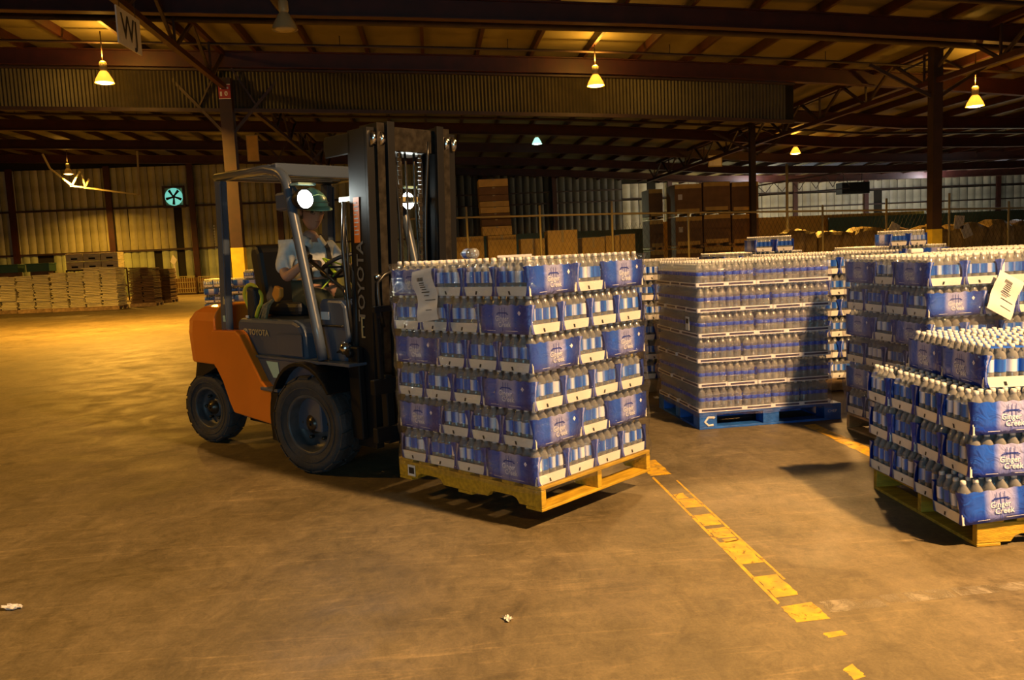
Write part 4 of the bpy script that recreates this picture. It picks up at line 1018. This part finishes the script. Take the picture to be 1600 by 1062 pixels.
# carriage, load backrest, forks
g = G(); g.box(.70, .75, -.50, .50, .30, .40); g.box(.70, .75, -.50, .50, .62, .72); g.box(.68, .74, -.40, -.34, .28, .74); g.box(.68, .74, .34, .40, .28, .74); part('fork_carriage', g, [M_FLBLACK], .006)
g = G(); g.box(.72, .75, -.46, .46, 1.16, 1.20)
for k in range(7): y = -.45+.145*k; g.box(.72, .75, y, y+.03, .72, 1.17)
part('load_backrest', g, [M_FLBLACK], .004)
for s in (-1, 1):
    g = G(); y0, y1 = sorted((s*.22, s*.33)); g.prism([(.76, .155), (1.95, .185), (1.95, .195), (.80, .20), (.80, .72), (.76, .72)], y0, y1); part('fork', g, [M_GREASE], .004)
# seat, controls
g = G(); g.box(-1.02, -.52, -.25, .25, 1.09, 1.20); part('seat', g, [M_SEAT], .04)
g = G(); g.prism([(-1.14, 1.12), (-.98, 1.12), (-1.06, 1.60), (-1.10, 1.66), (-1.18, 1.66), (-1.22, 1.60)], -.24, .24); part('seat_back', g, [M_SEAT], .04)
g = G(); g.tube([(-.20+.19*math.cos(t)*.88, .19*math.sin(t), 1.47+.19*math.cos(t)*.45) for t in [k*PI/12 for k in range(24)]], .016, 8, closed=True); g.beam((-.20, -.18, 1.46), (-.20, .18, 1.46), .03, .015); g.beam((-.35, 0, 1.39), (-.20, 0, 1.46), .03, .015); g.lathe([(.045, 0), (.03, .04)], 12, T=Tr(-.20, 0, 1.45)); part('steering_wheel', g, [M_SEAT])
g = G(); g.tube([(-.20, 0, 1.45), (.12, 0, 1.18)], .04, 10); part('steering_column', g, [M_FLBLACK])
for k in range(3):
    y = -.30-.035*k
    g = G(); g.tube([(-.28+.05*k, y+.04, 1.53-.01*k), (-.05+.05*k, y, 1.43), (.20+.04*k, y, 1.30), (.32, y, 1.20)], .010, 7); g.lathe([(.005, -.02), (.02, -.01), (.02, .015), (.005, .025)], 10, T=Tr(-.28+.05*k, y+.04, 1.54-.01*k)); part('hydraulic_lever', g, [M_GREASE])
g = G(); g.beam((-.45, .40, 1.62), (-.45, .40, 1.86), .05, .09); g.beam((-.45, .396, 1.74), (-.45, .396, 1.86), .055, .092, 1); part('red_and_white_canister', g, [M_SIGNR, M_PAPER], .01)
# harness and rag hung on the cab side
h = empty('safety_harness', M=TF @ Tr(-.92, -.40, 1.20)); tag(h, 'yellow and black safety harness hung behind the seat', 'harness')
g = G()
for dx, rr in ((0, .15), (.05, .11)): g.tube([(dx+.09*math.cos(t)*(1 if t < PI else .8), -.01+.02*math.sin(2*t), .0+rr*math.sin(t)) for t in [k*PI/10 for k in range(20)]], .016, 6, closed=True)
ob('yellow_strap', g, h, mats=[M_YVEST])
g = G(); g.prism([(-.03, -.12), (.06, -.15), (.12, -.02), (.10, .12), (.0, .14)], -.05, .02); ob('black_pad', g, h, mats=[M_STRAP], bev=.02)
g = G(); g.box(-.02, .02, -.062, -.055, -.14, -.09); ob('care_tag', g, h, mats=[M_PAPER])
h = empty('work_gloves', M=TF @ Tr(-.62, -.36, 1.22)); tag(h, 'ragged grey mop head with orange leather glove on the seat edge', 'rag')
g = G(); rnd = random.Random(4)
for k in range(26):
    a = rnd.random(); g.tube([(.05+.04*a, -.02, .05), (-.02-.08*a+.02*rnd.random(), -.05-.03*rnd.random(), -.03), (-.05-.12*a, -.07-.02*rnd.random(), -.14-.06*rnd.random())], .008, 5)
tag(ob('rag_strands', g, h, mats=[M_RAG]), kind='stuff')
g = G(); g.prism([(.0, .05), (.05, .12), (.13, .10), (.12, .03), (.05, -.01)], -.05, -.01); ob('glove', g, h, mats=[M_GLOVE], bev=.012)

# ------------------------------------------------------------------ the driver (same local frame)
def skin(name, verts, edges, mt, parent, root=0, sub=2, smooth=True):
    me = bpy.data.meshes.new(name); me.from_pydata([v[:3] for v in verts], edges, []); me.materials.append(mt)
    o = bpy.data.objects.new(name, me); COL.objects.link(o); o.parent = parent
    m = o.modifiers.new('skin', 'SKIN'); m.use_smooth_shade = True
    for i, v in enumerate(verts):
        r_ = v[3] if len(v) == 4 else (v[3], v[4])
        me.skin_vertices[0].data[i].radius = r_ if isinstance(r_, tuple) else (r_, r_); me.skin_vertices[0].data[i].use_root = (i == root)
    s_ = o.modifiers.new('sub', 'SUBSURF'); s_.levels = sub; s_.render_levels = sub
    return o
ps = empty('person', M=TF @ Tr(.075, .0, .01)); tag(ps, 'driver seated in the forklift in teal hard hat, grey shirt and black braces', 'person')
# shoulders y -.22 (near side) and +.22
V = [(-.78, 0, 1.24, .13), (-.80, 0, 1.40, .12), (-.78, 0, 1.56, .125), (-.75, 0, 1.67, .066), (-.71, 0, 1.75, .062),   # 0-4 spine to neck
     (-.76, -.19, 1.60, .062), (-.72, -.27, 1.47, .048), (-.62, -.31, 1.38, .042), (-.50, -.30, 1.44, .036), (-.37, -.27, 1.51, .028),     # near arm 5-9
     (-.76, .19, 1.60, .062), (-.70, .25, 1.45, .048), (-.60, .26, 1.36, .042), (-.48, .20, 1.40, .034), (-.36, .14, 1.47, .028),       # far arm 10-14
     (-.62, -.11, 1.22, .085), (-.38, -.14, 1.22, .062), (-.22, -.14, .98, .048), (-.14, -.14, .86, .04),                                # near leg
     (-.62, .11, 1.22, .085), (-.38, .14, 1.22, .062), (-.22, .14, .98, .048), (-.14, .14, .86, .04)]
E_ = [(0, 1), (1, 2), (2, 3), (3, 4), (2, 5), (5, 6), (6, 7), (7, 8), (8, 9), (2, 10), (10, 11), (11, 12), (12, 13), (13, 14), (0, 15), (15, 16), (16, 17), (17, 18), (0, 19), (19, 20), (20, 21), (21, 22)]
skin('body', V, E_, M_SKIN, ps)
k_ = .022
skin('shirt', [(-.79, 0, 1.28, .15), (-.80, 0, 1.40, .145), (-.78, 0, 1.54, .155), (-.76, 0, 1.63, .10), (-.765, -.19, 1.60, .082), (-.73, -.265, 1.49, .070), (-.675, -.30, 1.42, .064), (-.765, .19, 1.60, .082), (-.71, .25, 1.47, .070), (-.65, .27, 1.40, .064)],
     [(0, 1), (1, 2), (2, 3), (2, 4), (4, 5), (5, 6), (2, 7), (7, 8), (8, 9)], M_SHIRT, ps)
g = G()
for s in (-1, 1): g.add([(-.70, s*.02, 1.69), (-.655, s*.05, 1.60), (-.68, s*.105, 1.63), (-.73, s*.085, 1.70), (-.70, s*.03, 1.675)], [(0, 1, 2, 3) if s < 0 else (3, 2, 1, 0)], 0, True)
sh = ob('collar', g, ps, mats=[M_SHIRT]); m_ = sh.modifiers.new('solid', 'SOLIDIFY'); m_.thickness = .012
skin('trousers', [(-.78, 0, 1.22, .145), (-.62, -.11, 1.21, .098), (-.38, -.14, 1.215, .078), (-.22, -.14, .98, .062), (-.15, -.14, .88, .056), (-.62, .11, 1.21, .098), (-.38, .14, 1.215, .078), (-.22, .14, .98, .062), (-.15, .14, .88, .056)],
     [(0, 1), (1, 2), (2, 3), (3, 4), (0, 5), (5, 6), (6, 7), (7, 8)], M_TROUSER, ps)
for s in (-1, 1):
    g = G(); g.tube([(-.10, s*.14, .83), (.02, s*.14, .83)], [.045, .04], 10); ob('boot', g, ps, mats=[M_SEAT], bev=.01)
    g = G(); pts = [(-.85, s*.09, 1.68), (-.74, s*.10, 1.705), (-.655, s*.10, 1.60), (-.625, s*.095, 1.50), (-.64, s*.09, 1.36), (-.66, s*.09, 1.26)]
    for a, b in zip(pts[:-1], pts[1:]): g.beam(a, b, .036, .010, up=(1, 0, .3))
    ob('brace_strap', g, ps, mats=[M_STRAP])
g = G(); g.beam((-.60, .02, 1.52), (-.42, .0, 1.40), .026, .008); g.beam((-.42, .0, 1.40), (-.50, -.10, 1.27), .026, .008); g.beam((-.60, .02, 1.52), (-.40, .06, 1.46), .022, .008); ob('lime_strap', g, ps, mats=[M_LIME])
# head: one shaped surface
HT = Tr(-.665, -.015, 1.878) @ Rz(-.20) @ Ry(.14) @ Matrix.Scale(1.14, 4)
def head():
    g = G(); vs = []; nu, nv = 28, 20
    for j in range(nv+1):
        th = PI*j/nv
        for i in range(nu):
            ph = 2*PI*i/nu; x = math.sin(th)*math.cos(ph); y = math.sin(th)*math.sin(ph); z = math.cos(th)
            X, Y, Z = x*.098, y*.076, z*.118
            if z < 0: f_ = 1+.30*z*(1 if x > -.1 else .5); Y *= f_; X *= (1+.16*z) if x > 0 else (1+.42*z)
            if x > 0:
                q = math.exp(-((Y/.013)**2)-((Z+.012)/.024)**2); X += .024*q                       # nose
                q = math.exp(-((abs(Y)-.030)/.014)**2-((Z-.016)/.012)**2); X -= .010*q              # eye sockets
                q = math.exp(-((Y/.028)**2)-((Z-.034)/.010)**2); X += .005*q                       # brow
                q = math.exp(-((Y/.022)**2)-((Z+.052)/.007)**2); X += .006*q                       # lips
                q = math.exp(-((Y/.024)**2)-((Z+.092)/.014)**2); X += .010*q                       # chin
            q = math.exp(-((X-.0)/.014)**2-((Z+.002)/.028)**2); Y += (.014 if Y > 0 else -.014)*q*abs(y)**4   # ears
            vs.append((X, Y, Z))
    fs = [(j*nu+i, (j+1)*nu+i, (j+1)*nu+(i+1) % nu, j*nu+(i+1) % nu) for j in range(nv) for i in range(nu)]
    g.add(vs, fs, 0, True, HT); return g
hd = ob('head', head(), ps, mats=[M_SKIN])
g = G()
for s in (-1, 1):
    g.lathe([(.001, -.010), (.008, -.005), (.010, 0), (.008, .005), (.001, .010)], 10, 0, T=HT @ Tr(.080, s*.030, .016))
    g.tube([(.094+.0*math.cos(t), s*.030+.018*math.cos(t), .014+.013*math.sin(t)) for t in [k*PI/6 for k in range(12)]], .0018, 5, 1, True, ) if False else None
ob('eyes', g, hd, mats=[M_INK])
g = G(); g.beam(HT @ Vector((.094, -.016, -.050)), HT @ Vector((.094, .016, -.050)), .004, .004); ob('mouth', g, hd, mats=[M_LIPS])
g = G()
for s in (-1, 1):
    g.tube([HT @ Vector((.100-.006*abs(math.cos(t)), s*(.030+.019*math.cos(t)), .014+.013*math.sin(t))) for t in [k*PI/6 for k in range(12)]], .002, 5, 0, True)
    g.tube([HT @ Vector((.094, s*.049, .016)), HT @ Vector((.0, s*.080, .014))], .002, 5)
g.tube([HT @ Vector((.102, -.011, .018)), HT @ Vector((.102, .011, .018))], .002, 5); ob('glasses', g, hd, mats=[M_INK])
g = G(); nu = 20; vs = []                                              # short hair below the hat
for j in range(5):
    z = .05-.022*j
    for i in range(nu+1):
        a = PI*.42+ (2*PI-PI*.84)*i/nu; vs.append(((.101*math.cos(a)), .080*math.sin(a), z))
fs = [(j*(nu+1)+i, j*(nu+1)+i+1, (j+1)*(nu+1)+i+1, (j+1)*(nu+1)+i) for j in range(4) for i in range(nu)]
g.add(vs, fs, 0, True, HT); ob('hair', g, hd, mats=[M_HAIR])
# hard hat with ridge and brim
ht = empty('hard_hat'); ht.parent = ps; ht.matrix_local = HT @ Tr(0, 0, .052)
g = G(); vs = []; nu, nv = 28, 9
for j in range(nv+1):
    th = PI/2*j/nv
    for i in range(nu):
        a = 2*PI*i/nu; rr = math.cos(th); X = .132*rr*math.cos(a); Y = .106*rr*math.sin(a); Z = .118*math.sin(th) + .008*math.exp(-(Y/.016)**2)*rr**.2*(1 if j else 0)
        vs.append((X, Y, Z))
fs = [(j*nu+i, j*nu+(i+1) % nu, (j+1)*nu+(i+1) % nu, (j+1)*nu+i) for j in range(nv) for i in range(nu)]
g.add(vs, fs, 0, True); ob('hat_shell', g, ht, mats=[M_HAT])
g = G(); vs = []
for r2, z2 in ((1.0, .004), (1.0, -.004)):
    for i in range(nu):
        a = 2*PI*i/nu; e = 1.02; vs.append((.130*math.cos(a), .104*math.sin(a), z2)); 
for z2 in (-.008, -.014):
    for i in range(nu):
        a = 2*PI*i/nu; ext = .016 + .040*max(0, math.cos(a))**2; vs.append(((.132+ext)*math.cos(a), (.106+ext)*math.sin(a), z2-.010*max(0, math.cos(a))))
fs = []
for i in range(nu):
    k2 = (i+1) % nu; fs += [(i, k2, 2*nu+k2, 2*nu+i), (nu+i, 3*nu+i, 3*nu+k2, nu+k2), (2*nu+i, 2*nu+k2, 3*nu+k2, 3*nu+i)]
g.add(vs, fs, 0, True); ob('hat_brim', g, ht, mats=[M_HAT])
g = G(); g.tube([(.136*math.cos(a), .110*math.sin(a), .018+.012*math.cos(a)) for a in [-1.2+.2*k for k in range(13)]], .004, 6); ob('hat_band', g, ht, mats=[M_TEAL])
# hands, five fingers each, closed round the lever knob and the wheel rim
def hand(name, wx, s, T):
    V = [(0, 0, 0, .024), (.035, 0, 0, .030, .018), (.075, 0, 0, .034, .016)]; E2 = [(0, 1), (1, 2)]
    for k, (y, l) in enumerate(((-.030, .78), (-.010, .95), (.011, 1.0), (.031, .82))):
        b = len(V); V += [(.070, y*.8, 0, .0095), (.090, y, .004, .0095), (.090+.026*l, y, -.010, .009), (.096+.026*l, y*.95, -.034*l, .008), (.078+.016*l, y*.9, -.048*l, .007)]
        E2 += [(2, b), (b, b+1), (b+1, b+2), (b+2, b+3), (b+3, b+4)]
    b = len(V); V += [(.020, s*-.026, -.006, .012), (.045, s*-.044, -.018, .0105), (.070, s*-.036, -.034, .009), (.084, s*-.018, -.040, .008)]
    E2 += [(1, b), (b, b+1), (b+1, b+2), (b+2, b+3)]
    o = skin(name, V, E2, M_SKIN, ps, 0, 1); o.matrix_local = T; return o
hand('hand', 0, 1, Tr(-.375, -.27, 1.502) @ Rz(.15) @ Ry(.05))
hand('hand', 0, -1, Tr(-.365, .14, 1.475) @ Rz(.1) @ Ry(.2))
# ------------------------------------------------------------------ far left: pallets of stacked sacks
def sack_pile(X, Y, rz, cols, h, label, mt=M_SACK, w=1.25, d=1.0):
    t = empty('sack_pallet', (X, Y, 0), rz); tag(t, label, 'pallet of sacks', 'pallets of flat sacks')
    g = G()
    for y in (0, d/2-.05, d-.1): g.box(0, w, y, y+.1, 0, .11)
    g.box(0, w, 0, d, .11, .14); ob('pallet_base', g, t, mats=[M_WOOD])
    cw = w/cols
    for c in range(cols):
        g = G(); z = .14; rnd = random.Random(int(X*31+c*7+90)); lean = (rnd.random()-.5)*.04
        while z < h:
            th = .045 + .02*rnd.random(); j = (rnd.random()-.5)*.08; k = (rnd.random()-.5)*.07
            x0 = c*cw+.02+j+lean*z; x1 = (c+1)*cw-.02+k*.6+lean*z; m_ = .012
            g.box(x0, x1, .03+j, d-.03, z+.004, z+th); z += th+.006
        tag(ob('sack_column', g, t, bev=.012, mats=[mt]), kind='stuff')
    return t
for i, (X, Y) in enumerate(((-17.45, 33.9), (-16.08, 33.7), (-14.72, 33.5), (-13.38, 33.2))):
    sack_pile(X, Y, .0, 2, (1.42, 1.42, 1.46, 1.62)[i], ('pallet of buff sacks at the left picture edge', 'second pallet of buff sacks from the left edge', 'third pallet of buff sacks from the left edge', 'brightest pallet of buff sacks, fourth from the left edge')[i], w=1.26)
sack_pile(-12.2, 34.6, 0, 2, 1.55, 'brown dim pallet of sacks behind the brightest one', M_CARDD, w=1.0)
sack_pile(-12.0, 37.3, 0, 1, 1.45, 'narrow dim brown pallet at the end of the sack row', M_CARDD, w=.6)
# storage bins stacked behind
for r_ in range(2):
    for c in range(3):
        g = G(); g.box(0, .78, 0, .8, 0, .36); g.box(-.01, .79, -.015, .81, .30, .37); g.box(.24, .54, -.02, 0, .08, .16, 1)
        tag(ob('storage_bin', g, None, (-17.6+.82*c, 42, 1.62+.39*r_), mats=[M_SACK, M_DARK], bev=.012), f'{"upper" if r_ else "lower"} buff bin with dark handle slot, {["first", "second", "third"][c]} along the far left rack', 'bin', 'bins by the far left wall')
g = G(); g.box(-17.65, -15.1, 42, 42.9, 1.54, 1.615); g.box(-17.65, -15.1, 42, 42.9, .7, .78)
for x in (-17.65, -16.4, -15.15):
    for y in (42.0, 42.85): g.box(x, x+.06, y, y+.05, 0, 1.54)
tag(ob('storage_rack', g, mats=[M_STEEL_DK]), 'dark steel rack carrying buff bins by the far left wall', 'rack')
for i, x in enumerate((-19.9, -18.6)):
    g = G(); g.box(0, .95, 0, .7, 0, .3); g.box(-.02, .97, -.02, .72, .3, .36); g.box(.1, .85, .1, .6, -1.6, 0, 1)
    tag(ob('green_crate', g, None, (x+1.0, 38, 1.60), mats=[M_GREEN, M_CARDD], bev=.01), f'{"first" if i == 0 else "second"} dark green crate on cartons behind the sack pallets', 'crate')
# low wire-caged pallets, bench and post by the left wall
def cage(X, Y, w, h, label):
    t = empty('wire_cage', (X, Y, 0)); tag(t, label, 'cage')
    g = G(); k = 0
    while k*.12 <= w: g.box(k*.12-.012, k*.12+.012, 0, .02, .1, h); k += 1
    for z in (.12, h*.35, h*.68, h): g.box(0, w, 0, .02, z-.015, z+.015)
    ob('wire_front', g, t, mats=[M_GALV]); g = G(); g.box(.04, w-.04, .06, 1.0, .1, h-.1); ob('contents', g, t, mats=[M_CARDD]); g = G(); g.box(0, w, 0, 1.0, 0, .1); ob('cage_base', g, t, mats=[M_STEEL_DK])
cage(-14.9, 46.6, 2.0, 1.0, 'long low wire cage with dark contents by the ribbed wall'); cage(-12.8, 46.8, 1.2, .95, 'short low wire cage beside the longer one')
t = empty('work_bench', (-11.6, 46.5, 0)); tag(t, 'dark low bench by the ribbed wall left of the cab', 'bench')
g = G(); g.box(0, 1.7, 0, .6, .80, .87); ob('bench_top', g, t, mats=[M_STEEL_DK])
for x in (.05, 1.6):
    for y in (.05, .5): g = G(); g.box(x, x+.06, y, y+.06, 0, .8); ob('leg', g, t, mats=[M_STEEL_DK])
g = G(); g.prism([(0, 0), (.18, 0), (.12, 1.6), (.03, 1.6)], 0, .05); g.prism([(-.12, 1.6), (.05, 2.0), (.26, 1.7), (.14, 1.45), (.02, 1.42)], -.02, .06)
tag(ob('torn_sheet', g, None, (-14.7, 48.9, .25), mats=[M_PAPER]), 'torn pale sheet with a knotted top hanging on the left wall', 'sheet')
# ------------------------------------------------------------------ chain-link fence line
fe = empty('mesh_fence', (0, 30, 0)); tag(fe, 'long pipe-railed mesh fence in front of the carton piles', 'fence')
g = G(); g.tube([(-1.0, 0, 2.86), (6.7, 0, 2.74), (17, 0, 2.46), (24.5, 0, 2.28)], .035, 8); ob('top_rail', g, fe, mats=[M_GALV])
for x, h_ in ((1.3, 3.2), (3.95, 3.15), (6.6, 3.2), (9.45, 2.8), (14.6, 2.75), (17.1, 2.9), (19.6, 3.0), (22.0, 2.6)):
    g = G(); g.tube([(x, 0, 0), (x, 0, h_)], .04, 8); ob('fence_post', g, fe, mats=[M_GALV])
g = G(); x = -1.0
while x < 24.5:
    for s in (-1, 1):
        g.beam((x, 0, .1), (x+s*1.15, 0, 2.4), .006, .006)
    x += .16
tag(ob('wire_mesh', g, fe, mats=[M_STEEL_DK]), kind='stuff')
# ------------------------------------------------------------------ cartons
def carton(X, Y, z, w, d, h, label, mt=M_CARD, rz=0.0, wrapped=False, cat='carton', grp='brown cartons'):
    t = empty('carton', (X, Y, z), rz); tag(t, label, cat, grp)
    g = G(); g.box(0, w, 0, d, 0, h); ob('carton_body', g, t, bev=.012, mats=[mt])
    g = G(); g.box(w*.46, w*.54, -.004, d, h, h+.004); g.box(w*.46, w*.54, -.005, -.001, h*.8, h); ob('tape', g, t, mats=[M_GALV])
    if wrapped:
        g = G(); vs = []; n_ = 10; rnd = random.Random(int(X*10)); 
        for j in range(n_+1):
            for i in range(n_+1): vs.append((w*1.02*i/n_-.01*w, -.015-.02*rnd.random(), h*1.01*j/n_))
        g.add(vs, [(j*(n_+1)+i, j*(n_+1)+i+1, (j+1)*(n_+1)+i+1, (j+1)*(n_+1)+i) for j in range(n_) for i in range(n_)], 0, True); ob('film_wrap', g, t, mats=[M_WCARD])
    return t
# tall tower of flat cartons
z = 2.19; dx = 0
for k, h_ in enumerate((.36, .27, .22, .24, .22, .24, .30, .30)):
    carton(1.97+(-.012*k if k < 5 else -.06), 32.0, z, 1.12+(.02 if k < 2 else 0), 1.0, h_-.012, f'flat brown carton in the tall tower, {["lowest","second up","third up","fourth up","fifth up","sixth up","seventh up","topmost"][k]}', M_CARD if k in (0, 3, 4, 7) else M_CARDD, grp='cartons in the tall tower'); z += h_
for i, (x, w, y) in enumerate(((.92, 1.08, 32.0), (2.15, 1.1, 31.9))): 
    carton(x, y, 1.28, w, 1.0, .90, f'{"left" if i == 0 else "right"} brown carton carrying the tall tower, on a lower one', M_CARD, grp='cartons under the tower'); carton(x, y, 0, w, 1.0, 1.27, f'{"left" if i == 0 else "right"} lowest brown carton below the tower, behind the load', M_CARD, grp='cartons under the tower')
carton(3.35, 31.2, 0, .9, .9, 1.98, 'shrink wrapped brown carton pile right of the tower foot', M_CARD, wrapped=True, grp='wrapped cartons behind the load')
carton(4.35, 31, 0, 1.12, 1.0, 2.25, 'tallest glossy wrapped carton pile behind the load', M_CARD, wrapped=True, grp='wrapped cartons behind the load')
carton(5.65, 31, 0, .86, 1.0, 1.93, 'glossy wrapped carton pile, first of the three equal ones', M_CARD, wrapped=True, grp='wrapped cartons behind the load')
carton(6.56, 31, 0, .52, 1.0, 1.96, 'narrow glossy wrapped carton pile, middle of the three equal ones', M_CARD, wrapped=True, grp='wrapped cartons behind the load')
carton(7.12, 31, 0, .56, 1.0, 2.0, 'glossy wrapped carton pile, last of the three equal ones', M_CARD, wrapped=True, grp='wrapped cartons behind the load')
# big dark carton stacks
def tray_pack(X, Y, z, w, h, label, side=False):
    t = empty('big_carton', (X, Y, z)); tag(t, label, 'carton', 'big dark cartons')
    g = G(); g.box(0, w, 0, 1.2, .12, h); ob('carton_body', g, t, bev=.015, mats=[M_CARDD])
    g = G(); g.box(.02, w-.02, -.02, 1.22, h-.16, h+.02); ob('carton_lid', g, t, bev=.01, mats=[M_CARD])
    g = G(); g.box(.08, w*.9, -.02, 1.2, .12, .28); ob('lower_band', g, t, mats=[M_CARD])
    g = G(); [g.box(x, x+.1, .0, 1.2, 0, .1) for x in (0, w/2-.05, w-.1)]; ob('skid', g, t, mats=[M_WOOD])
    if side: g = G(); g.box(.14, .32, -.01, -.005, h*.52, h*.52+.22); ob('white_label', g, t, mats=[M_PAPER])
    return t
C_ = ['left', 'middle', 'right']; R_N = ['bottom', 'centre', 'top']
for c in range(3):
    for r_ in range(3):
        tray_pack(10.15+1.22*c, 34, .02+1.34*r_+(.05 if c == 1 else 0), 1.16, 1.28, f'big dark carton, {R_N[r_]} of the {C_[c]} column, next to the slim column', side=(c == 0 and r_ > 0) or (c == 1 and r_ == 0))
for r_ in range(3):
    t = tray_pack(9.42, 35.4, .02+1.32*r_, .62, 1.26, f'narrow set-back dark carton, {R_N[r_]} one at the shaded end of the stacks'); 
# tarp-covered lumps at the right
random.seed(11)
x = 13.8; k = 0
while x < 23.5:
    w = .9+R()*.8; h_ = 1.75+.25*R(); g = G(); nx, nz = 8, 6; vs = []
    prof_ = [(0, 0), (.0, h_*.55), (.06, h_*.92), (.25, h_), (.8, h_*1.02), (1.0, h_*.9), (1.1, 0)]
    for i in range(nx+1):
        for (yy, zz) in prof_: vs.append((w*i/nx, yy+(R()-.5)*.08, max(0, zz*(1+(R()-.5)*.05)*(1-.08*abs(2*i/nx-1)**3))))
    m_ = len(prof_); fs = [(i*m_+j, (i+1)*m_+j, (i+1)*m_+j+1, i*m_+j+1) for i in range(nx) for j in range(m_-1)] + [tuple(range(m_)), tuple(reversed(range(nx*m_, nx*m_+m_)))]
    g.add(vs, fs, 0, False)
    tag(ob('covered_bale', g, None, (x, 31.3+R()*.4, 0), mats=[M_TARP]), f'{["first","second","third","fourth","fifth","sixth","seventh","eighth","ninth","tenth","eleventh"][min(k,10)]} rumpled brown bale along the fence from the slim column', 'bale', 'rumpled bales along the fence'); x += w+.02; k += 1
for i, (x_, z_) in enumerate(((17.9, 1.72), (20.6, 1.9), (20.9, 1.55))):
    g = G(); g.box(-.2, .2, -.01, .01, -.26, .26); o = tag(ob('pale_tag_sheet', g, None, (x_, 30.9, z_), mats=[M_PAPER]), f'{["slanting pale sheet on the third bale", "upper pale sheet on the bales right of the column", "lower pale sheet on the bales right of the column"][i]}', 'paper'); o.rotation_euler = (0, (.5, .1, -.4)[i], 0)
# loudspeaker-like unit heater by the right wall
g = G(); g.box(-.9, .9, 0, .8, 0, .7); g.box(-.7, .7, -.1, 0, .1, .6); g.tube([(-.6, .4, .7), (-.6, .4, 1.5)], .02, 6); g.tube([(.6, .4, .7), (.6, .4, 1.5)], .02, 6)
tag(ob('unit_heater', g, None, (26.5, 50, 4.2), mats=[M_DARK]), 'dark hanging unit heater near the far right wall', 'heater')
g = G(); g.tube([(19.4, 44, 0), (19.4, 44, 5.6)], .08, 8); tag(ob('wall_pipe', g, mats=[M_GALV]), 'thin pale upright pipe between slim column and tall column', 'pipe')
# light steel trusses in the far right bay
for Y in (46,):
    g = G(); g.beam((15, Y, 4.2), (24, Y, 5.3), .08, .08); g.beam((15, Y, 3.9), (24, Y, 4.3), .05, .05)
    x = 15
    while x < 23.5: g.beam((x, Y, 4.0+.05*(x-15)), (x+.5, Y, 4.3+.12*(x-15)), .03, .03); g.beam((x+.5, Y, 4.3+.12*(x-15)), (x+1, Y, 4.05+.05*(x-15)), .03, .03); x += 1
    tag(ob('light_truss', g, mats=[M_STEEL_DK]), 'thin dark lattice truss in front of the pale far wall', 'truss')
# ------------------------------------------------------------------ scraps on the floor
def scrap(x, y, w, label, seed, nm='paper_scrap'):
    rnd = random.Random(seed); g = G(); n_ = 6; vs = []
    for j in range(n_+1):
        for i in range(n_+1): vs.append((w*(i/n_-.5)*(1+.5*(rnd.random()-.5)), w*.55*(j/n_-.5)*(1+.6*(rnd.random()-.5)), .004+.02*rnd.random()*(w/.1)))
    g.add(vs, [(j*(n_+1)+i, j*(n_+1)+i+1, (j+1)*(n_+1)+i+1, (j+1)*(n_+1)+i) for j in range(n_) for i in range(n_)]); o = ob(nm, g, None, (x, y, 0), rz=seed, mats=[M_PAPER]); tag(o, label, 'paper scrap'); return o
scrap(-1.985, 3.82, .085, 'crumpled white paper scrap on the floor at the left edge', 3)
scrap(.23, 3.28, .05, 'tiny twisted white scrap on the floor in front of the load', 5)
g = G(); g.box(-.03, .03, -.012, .012, 0, .006); o = tag(ob('wood_splinter', g, None, (2.72, 3.47, 0), mats=[M_YWOOD]), 'tiny yellow wood splinter in front of the low stack pallet', 'splinter')
scrap(2.15, 7.95, .10, 'small scrap of white film beside the blue pallet', 8, 'film_scrap')
